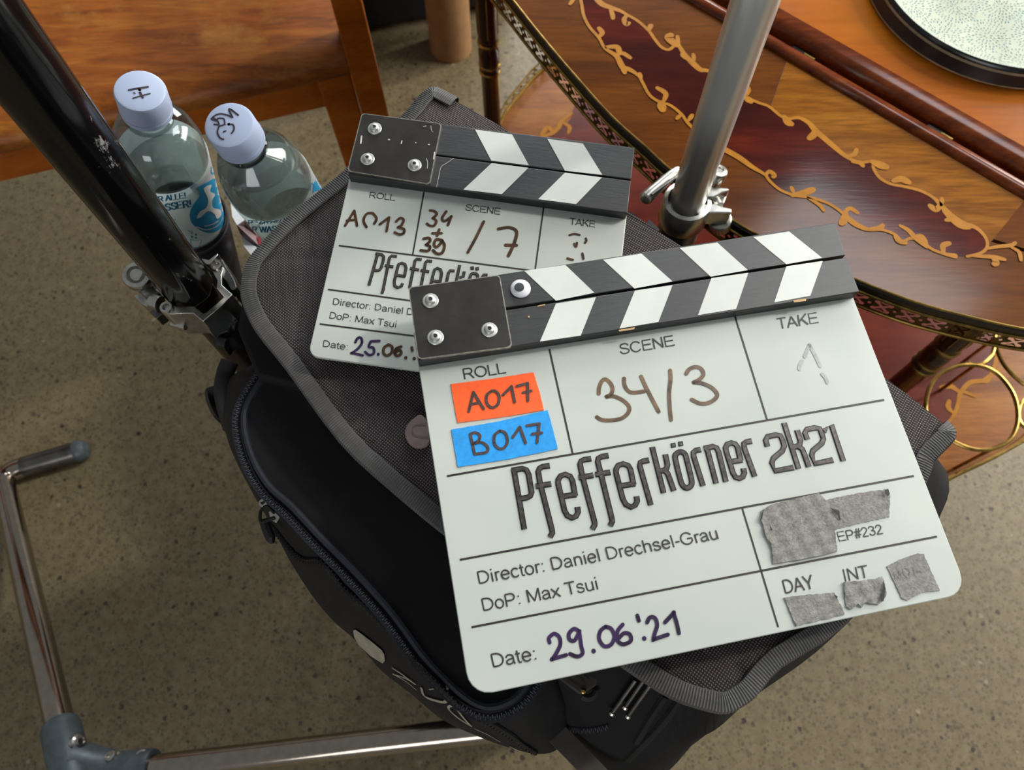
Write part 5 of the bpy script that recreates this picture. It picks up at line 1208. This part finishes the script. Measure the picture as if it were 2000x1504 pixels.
# ------------------------------------------------------------------ serving dish on the trolley
DC = V((0.495, 0.672, TZ + 0.0072)); 
dish = thing('serving_dish', 'round black-rimmed dish with teal dash pattern on the trolley', 'dish', DC)
mb = MB(); mb.lathe(DC, NZ, [(0.130, 0.0), (0.1385, 0.0), (0.1395, 0.001), (0.1395, 0.0025)], 96); obj('foot', mb, MT['clay'], dish, label='bare clay foot ring')
mb = MB(); mb.lathe(DC, NZ, [(0.1394, 0.0025), (0.1375, 0.008), (0.1362, 0.013)], 96, True, False); obj('wall', mb, MT['glaze_black'], dish, smooth=50)
mb = MB(); mb.lathe(DC, NZ, [(0.1362, 0.013), (0.1358, 0.0155)], 96, False, False); obj('clay_line', mb, MT['clay_grey'], dish)
mb = MB(); mb.lathe(DC, NZ, [(0.1358, 0.0155), (0.1350, 0.0190), (0.1335, 0.0200), (0.1325, 0.0195)], 96, False, False); obj('rim', mb, MT['glaze_black'], dish, smooth=60, label='glossy black rim')
dprof = [(0.1325, 0.0195), (0.129, 0.0165), (0.120, 0.0125), (0.105, 0.0098), (0.07, 0.0082), (0.0005, 0.008)]
mb = MB(); mb.lathe(DC, NZ, dprof, 96, False, True); obj('dish_bowl', mb, MT['dish'], dish, smooth=80, label='pale glazed inner face')
def dh(r):
    for (r1, z1), (r2, z2) in zip(dprof, dprof[1:]):
        if r2 <= r <= r1: return z2 + (z1 - z2) * (r - r2) / (r1 - r2)
    return 0.008
mb = MB()
ros = []
pit = 0.046
for i in range(-4, 5):
    for j in range(-4, 5):
        c = V(((i + (j % 2) * 0.5) * pit + 0.008, j * pit * 0.86, 0))
        if c.length < 0.15: ros.append(c)
for c in ros:
    for ring in range(1, 7):
        rr = ring * 0.0036; nn = max(5, int(2 * math.pi * rr / 0.0034))
        for k in range(nn):
            an = 2 * math.pi * (k + random.uniform(-0.15, 0.15)) / nn; d = V((math.cos(an), math.sin(an), 0)); p = c + d * (rr + random.uniform(-0.0004, 0.0004))
            if p.length > 0.1305 or min((p - q).length for q in ros) < rr - 0.0012 or random.random() < 0.12: continue
            ln, wd = random.uniform(0.0007, 0.0013), random.uniform(0.00025, 0.00042); s = V((-d.y, d.x, 0))
            mb.add([DC + V((q.x, q.y, dh(min(q.length, 0.132)) + 0.0003)) for q in (p - d * ln - s * wd, p + d * ln - s * wd * 0.6, p + d * ln + s * wd * 0.6, p - d * ln + s * wd)], [(0, 1, 2, 3)])
obj('dash_pattern', mb, MT['dash'], dish, smooth=None, kind='stuff')

# ------------------------------------------------------------------ water bottles
def bottle(A, B, rb_, lab_, capr, ext=0.0):
    ax = (B - A).normalized(); L1 = (B - A).length
    root = thing('water_bottle', lab_, 'bottle', A + ax * 0.20, group='half-litre water bottles')
    k = rb_ / 0.0325
    s0, s1, s2, s3 = 0.021, 0.030, L1 * 0.55, L1
    shell = [(capr * 0.72, s0 - 0.012), (capr * 0.72, s0 + 0.004), (capr * 0.98, s0 + 0.006), (capr * 0.98, s0 + 0.009), (capr * 0.74, s0 + 0.010), (capr * 0.80, s1 + 0.006), (rb_ * 0.72, L1 * 0.50), (rb_ * 0.90, L1 * 0.68), (rb_ * 0.98, L1 * 0.86), (rb_, L1), (rb_, L1 + 0.088 + ext), (rb_ * 0.97, L1 + 0.1 + ext), (rb_ * 0.8, L1 + 0.108 + ext)]
    inner = [(max(r - 0.0006, 0.001), t) for r, t in shell][::-1]; inner[0] = (inner[0][0], inner[0][1] - 0.001)
    mb = MB(); mb.lathe(A, ax, shell + [(0.001, L1 + 0.108 + ext), (0.001, L1 + 0.1065 + ext)] + inner, 64, False, False); sh_ = obj('bottle_body', mb, MT['pet'], root, smooth=60, label='clear plastic bottle body')
    mb = MB(); mb.lathe(A, ax, [(0.001, -0.0002), (capr * 0.86, 0.0), (capr * 0.95, 0.0006), (capr, 0.0022), (capr * 1.01, 0.012), (capr * 1.03, 0.0165), (capr * 0.97, 0.0168), (capr * 0.97, 0.018), (capr * 1.02, 0.0182), (capr * 1.02, 0.0215), (capr * 0.8, 0.0216)], 64, False, True); cp_ = obj('cap', mb, MT['cap'], root, smooth=40)
    lm = MB(); lm.lathe(A, ax, [(rb_ + 0.0004, L1 + 0.001), (rb_ + 0.0004, L1 + 0.080 + ext)], 96, False, False); lb_ = obj('label', lm, MT['label'], root)
    return root, sh_, cp_, lb_, Surf(mb), Surf(lm), ax, L1
A1, B1 = PD(273, 176, 0.508), PD(317, 302, 0.578)
b1, sh1, cap1, lab1, S1c, S1l, ax1, L1 = bottle(A1, B1, 0.0328, 'left water bottle behind the black post, less full, standing in a black holder', 0.0168, 0.024)
A2, B2 = PD(447, 243, 0.50), PD(523, 352, 0.578)
b2, sh2, cap2, lab2, S2c, S2l, ax2, L2 = bottle(A2, B2, 0.0325, 'right water bottle with scribbled cap, fuller, beside the bag lid', 0.0168)
def water(A, ax, rb_, L1, level_t, root):
    # water body inside the shell, with a level surface
    r = rb_ - 0.0009; o = A
    a = ax.orthogonal().normalized(); b = ax.cross(a); n = 48
    lc = A + ax * level_t
    def rad(t):
        tab = [(0.0, 0.010), (L1 * 0.50, rb_ * 0.72 - 0.0009), (L1 * 0.68, rb_ * 0.90 - 0.0009), (L1 * 0.86, rb_ * 0.98 - 0.0009), (L1, r), (L1 + 0.09, r), (L1 + 0.104, rb_ * 0.85)]
        for (t1_, r1), (t2_, r2) in zip(tab, tab[1:]):
            if t1_ <= t <= t2_: return r1 + (r2 - r1) * (t - t1_) / (t2_ - t1_)
        return r
    rings = []
    topring = []
    for i in range(n):
        d = a * math.cos(2 * math.pi * i / n) + b * math.sin(2 * math.pi * i / n); t = level_t
        for _ in range(12):
            rr = rad(t); p = A + ax * t + d * rr
            t += (p.z - lc.z) / -ax.z * 0.9
        topring.append((d, t))
    rings.append([A + ax * t + d * (rad(t) * 0.0 + 0.0002) for d, t in [(d, level_t) for d, t in topring]])
    rings.append([A + ax * t + d * rad(t) for d, t in topring])
    for k in (0.25, 0.5, 0.75, 1.0):
        rings.append([A + ax * (t + (L1 + 0.102 - t) * k) + d * rad(t + (L1 + 0.102 - t) * k) for d, t in topring])
    mb = MB(); mb.loft(rings); return obj('water', mb, MT['water'], root, smooth=60)
water(A1, ax1, 0.0328, L1, L1 + 0.016, b1); water(A2, ax2, 0.0325, L2, L2 * 0.66, b2)
z = lambda pts: Z(0, 0, 2.837, pts)
def surf_text(S, s, BL, BR, TL, parent, mat, off=0.26):
    mb = MB(); text_on(mb, s, BL, BR, TL, S.fn(0.0003), off, True, S.nrm); obj('label_lettering', mb, mat, parent, smooth=None, fixn=0)
surf_text(S1l, 'R ALLE!', *z([(880, 1118), (1027, 1096), (876, 1086)]), lab1, MT['teal_text'])
surf_text(S1l, 'SSER!', *z([(918, 1168), (1057, 1144), (912, 1128)]), lab1, MT['teal_text'])
def blob(S, pts, parent, mat, name, lift, step=4):
    mb = MB(); mb.tess(cat(z(pts), 3, True), S.fn(lift), step); obj(name, mb, mat, parent, smooth=50, fixn=0)
blob(S1l, [(1088, 1042), (1140, 1012), (1196, 985), (1214, 1012), (1236, 1085), (1250, 1160), (1246, 1225), (1215, 1270), (1165, 1290), (1110, 1275), (1062, 1235), (1050, 1185), (1070, 1130), (1104, 1088), (1102, 1058)], lab1, MT['blue_print'], 'printed_emblem', 0.0003)
blob(S1l, [(1126, 1040), (1168, 1022), (1160, 1058), (1188, 1075), (1172, 1110), (1178, 1150), (1215, 1160), (1222, 1190), (1200, 1212), (1185, 1185), (1150, 1168), (1110, 1200), (1088, 1205), (1105, 1170), (1138, 1150), (1150, 1110), (1138, 1075)], lab1, MT['white_print'], 'printed_map', 0.0006)
blob(S1l, [(1172, 915), (1196, 955), (1192, 964), (1168, 960)], lab1, MT['blue_print'], 'printed_mark', 0.0003)
mb = MB()
for s, wd in (([(1085, 1252), (1140, 1270), (1200, 1250), (1230, 1205)], 2.2), ([(1130, 1250), (1175, 1240), (1205, 1222)], 2.4)): stroke(mb, z(s), S1l.fn(0.0007), S1l.nrm, wd)
obj('printed_arc', mb, MT['white_print'], lab1, smooth=None)
mb = MB()
for s, wd in (([(1055, 1322), (1062, 1362), (1098, 1370), (1116, 1325)], 1.4), ([(1055, 1322), (1085, 1332), (1116, 1325)], 1.2), ([(1040, 1272), (1065, 1290)], 1.4), ([(1050, 1292), (1066, 1290), (1062, 1276)], 1.2), ([(1060, 1305), (1064, 1312)], 3.6), ([(1082, 1294), (1086, 1300)], 4), ([(1082, 1312), (1086, 1318)], 3.6), ([(968, 1212), (970, 1216)], 2.2), ([(974, 1240), (976, 1244)], 2.2), ([(1225, 1230), (1248, 1170)], 1.2), ([(1232, 1240), (1250, 1200)], 1.2)): stroke(mb, z(s), S1l.fn(0.0004), S1l.nrm, wd)
obj('printed_drops', mb, MT['blue_print'], lab1, smooth=None)
zz = lambda pts: Z(380, 300, 6.667, pts)
surf_text(S2l, 'ER F\u00dcR ALLE!', *zz([(650, 930), (1212, 885), (650, 868)]), lab2, MT['teal_text'])
surf_text(S2l, 'R WASSER!', *zz([(760, 1030), (1290, 1000), (755, 950)]), lab2, MT['teal_text'])
mb = MB(); mb.tess(zz([(1548, 245), (1620, 330), (1700, 445), (1652, 492), (1600, 478), (1560, 495), (1530, 520), (1540, 400)]), S2l.fn(0.0003), 4); obj('printed_mark', mb, MT['blue_print'], lab2, smooth=None, fixn=0)
mb = MB()
for s, wd in (([(715, 500), (770, 490), (820, 483)], 3.2), ([(768, 490), (780, 520), (792, 542)], 3.4), ([(738, 546), (785, 532), (832, 520)], 2.2), ([(742, 515), (750, 519)], 2)): stroke(mb, z(s), S1c.fn(0.0003), S1c.nrm, wd * 1.25)
obj('cap_writing', mb, MT['cap_ink'], cap1, smooth=None)
mb = MB()
for s, wd in (([(1172, 660), (1195, 640), (1225, 632), (1262, 640), (1290, 652)], 2.2), ([(1290, 652), (1270, 604), (1324, 642), (1282, 608)], 2.2), ([(1176, 662), (1205, 672), (1180, 650)], 2), ([(1188, 690), (1215, 692), (1205, 660), (1240, 660), (1245, 690), (1215, 700)], 2), ([(1215, 702), (1206, 735), (1220, 765), (1240, 774)], 2.2), ([(1250, 690), (1290, 692), (1298, 718), (1285, 740)], 2.2), ([(1240, 732), (1252, 728)], 2)): stroke(mb, z(s), S2c.fn(0.0003), S2c.nrm, wd * 1.5)
obj('cap_writing', mb, MT['cap_ink'], cap2, smooth=None)
# black holder round the left bottle and a folded carton between the bottles
hold = thing('bottle_holder', 'black cylindrical holder round the left water bottle', 'holder', A1 + ax1 * (L1 + 0.15))
mb = MB(); mb.lathe(A1, ax1, [(0.0345, L1 + 0.092), (0.0352, L1 + 0.0905), (0.0362, L1 + 0.092), (0.0365, L1 + 0.24), (0.001, L1 + 0.24), (0.001, L1 + 0.136), (0.0340, L1 + 0.136), (0.0345, L1 + 0.092)], 48, False, False); obj('sleeve', mb, MT['black_plastic'], hold)
mb = MB(); mb.lathe(A1, ax1, [(0.0362, L1 + 0.096), (0.0372, L1 + 0.097), (0.0372, L1 + 0.100), (0.0362, L1 + 0.101)], 48, False, False); obj('sleeve_rim', mb, MT['navy'], hold)
cz = 0.60
ca = thing('folded_carton', 'folded white and red carton tucked between the water bottles', 'carton', P(540, 470, 0.5))
def quad(name, pts, zv, mat, th=0.0012):
    q3 = [P(x, y_, zz2) for (x, y_), zz2 in zip(zz(pts), zv)]
    nrm_ = (q3[1] - q3[0]).cross(q3[2] - q3[0]).normalized()
    if nrm_.dot(CAMP - q3[0]) < 0: q3 = q3[::-1]; nrm_ = -nrm_
    mb = MB(); mb.solid(q3, nrm_ * -th); return obj(name, mb, MT[mat], ca, smooth=None)
quad('white_flap', [(470, 640), (560, 760), (650, 862), (552, 930), (490, 820)], [cz] * 5, 'white_card')
quad('mauve_panel', [(552, 930), (650, 862), (760, 980), (820, 1070), (860, 1220), (800, 1240), (680, 1130), (605, 1060)], [cz - 0.0005] * 2 + [cz - 0.02] * 6, 'mauve')
quad('red_edge', [(812, 1075), (850, 1090), (905, 1230), (850, 1240)], [cz - 0.018] * 4, 'red_card')
quad('white_edge', [(605, 1055), (680, 1130), (800, 1215), (870, 1245), (760, 1350), (640, 1200)], [cz - 0.019] * 6, 'white_card')

# ------------------------------------------------------------------ chrome floor frame
fr = thing('chrome_frame', 'chrome tube frame with grey cast joint on the floor at lower left', 'frame', P(130, 1450, 0))
J = P(128, 1462, 0.215); K = P(2, 925, 0.0175); E1 = P(150, 882, 0.0175); rt = 0.0165
dA = (J - K).normalized(); dB = (E1 - K).normalized(); c_ = 0.035
corner = [K + dA * c_ * (1 - t) ** 2 + dB * c_ * t ** 2 + V((0, 0, 0)) for t in [i / 8 for i in range(9)]]
path = [J, J.lerp(K, 0.5)] + corner + [E1]
mb = MB(); mb.tube(path, rt, 24); obj('long_tube', mb, MT['chrome'], fr)
mb = MB(); mb.lathe(E1 - dB * 0.002, dB, [(rt * 1.0, 0), (rt * 1.04, 0.001), (rt * 1.04, 0.010), (rt * 0.8, 0.018), (0.001, 0.021)], 24, True, False); obj('rubber_end', mb, MT['castgrey'], fr)
mb = MB(); mb.tube([K.lerp(E1, 0.30), E1], rt * 1.012, 24); obj('dull_sleeve', mb, MT['alu_dark'], fr, label='dull grey end of the tube')
T0 = P(190, 1512, 0.215); T1 = P(985, 1421, 0.285); rt2 = 0.0145
mb = MB(); mb.tube([T0, T1], rt2, 24); obj('cross_tube', mb, MT['chrome'], fr)
jd = (K - J).normalized()
S0 = P(110, 1420, 0.219); 
mb = MB(); mb.lathe(J, jd, [(rt * 1.05, -0.05), (rt * 1.35, -0.048), (rt * 1.35, 0.028), (rt * 1.24, 0.034), (rt * 1.05, 0.034)], 32, True, True)
td = (T1 - T0).normalized(); T00 = J - jd * 0.024
mb.tube([J - jd * 0.02, P(180, 1500, 0.214), P(235, 1506, 0.216)], [0.026, 0.024, 0.020], 20)
mb.lathe(P(215, 1507, 0.216), td, [(rt2 * 1.1, -0.02), (rt2 * 1.42, -0.018), (rt2 * 1.42, 0.050), (rt2 * 1.3, 0.055), (rt2 * 1.05, 0.055)], 28)
jo = obj('cast_joint', mb, MT['castgrey'], fr, label='grey cast tube joint', smooth=50)
for (px_, py_, zv, d) in ((160, 1446, 0.232, V((0.8, 0.3, 0.35))), (276, 1474, 0.234, V((0.1, 0.5, 0.8))), (215, 1476, 0.232, V((-0.2, 0.5, 0.8)))):
    p = P(px_, py_, zv); mb = MB(); mb.lathe(p - d.normalized() * 0.012, d, [(0.009, 0), (0.009, 0.007), (0.0065, 0.0085), (0.006, 0.0125), (0.0035, 0.0130), (0.003, 0.011)], 16); obj('set_screw', mb, MT['alu'], jo)
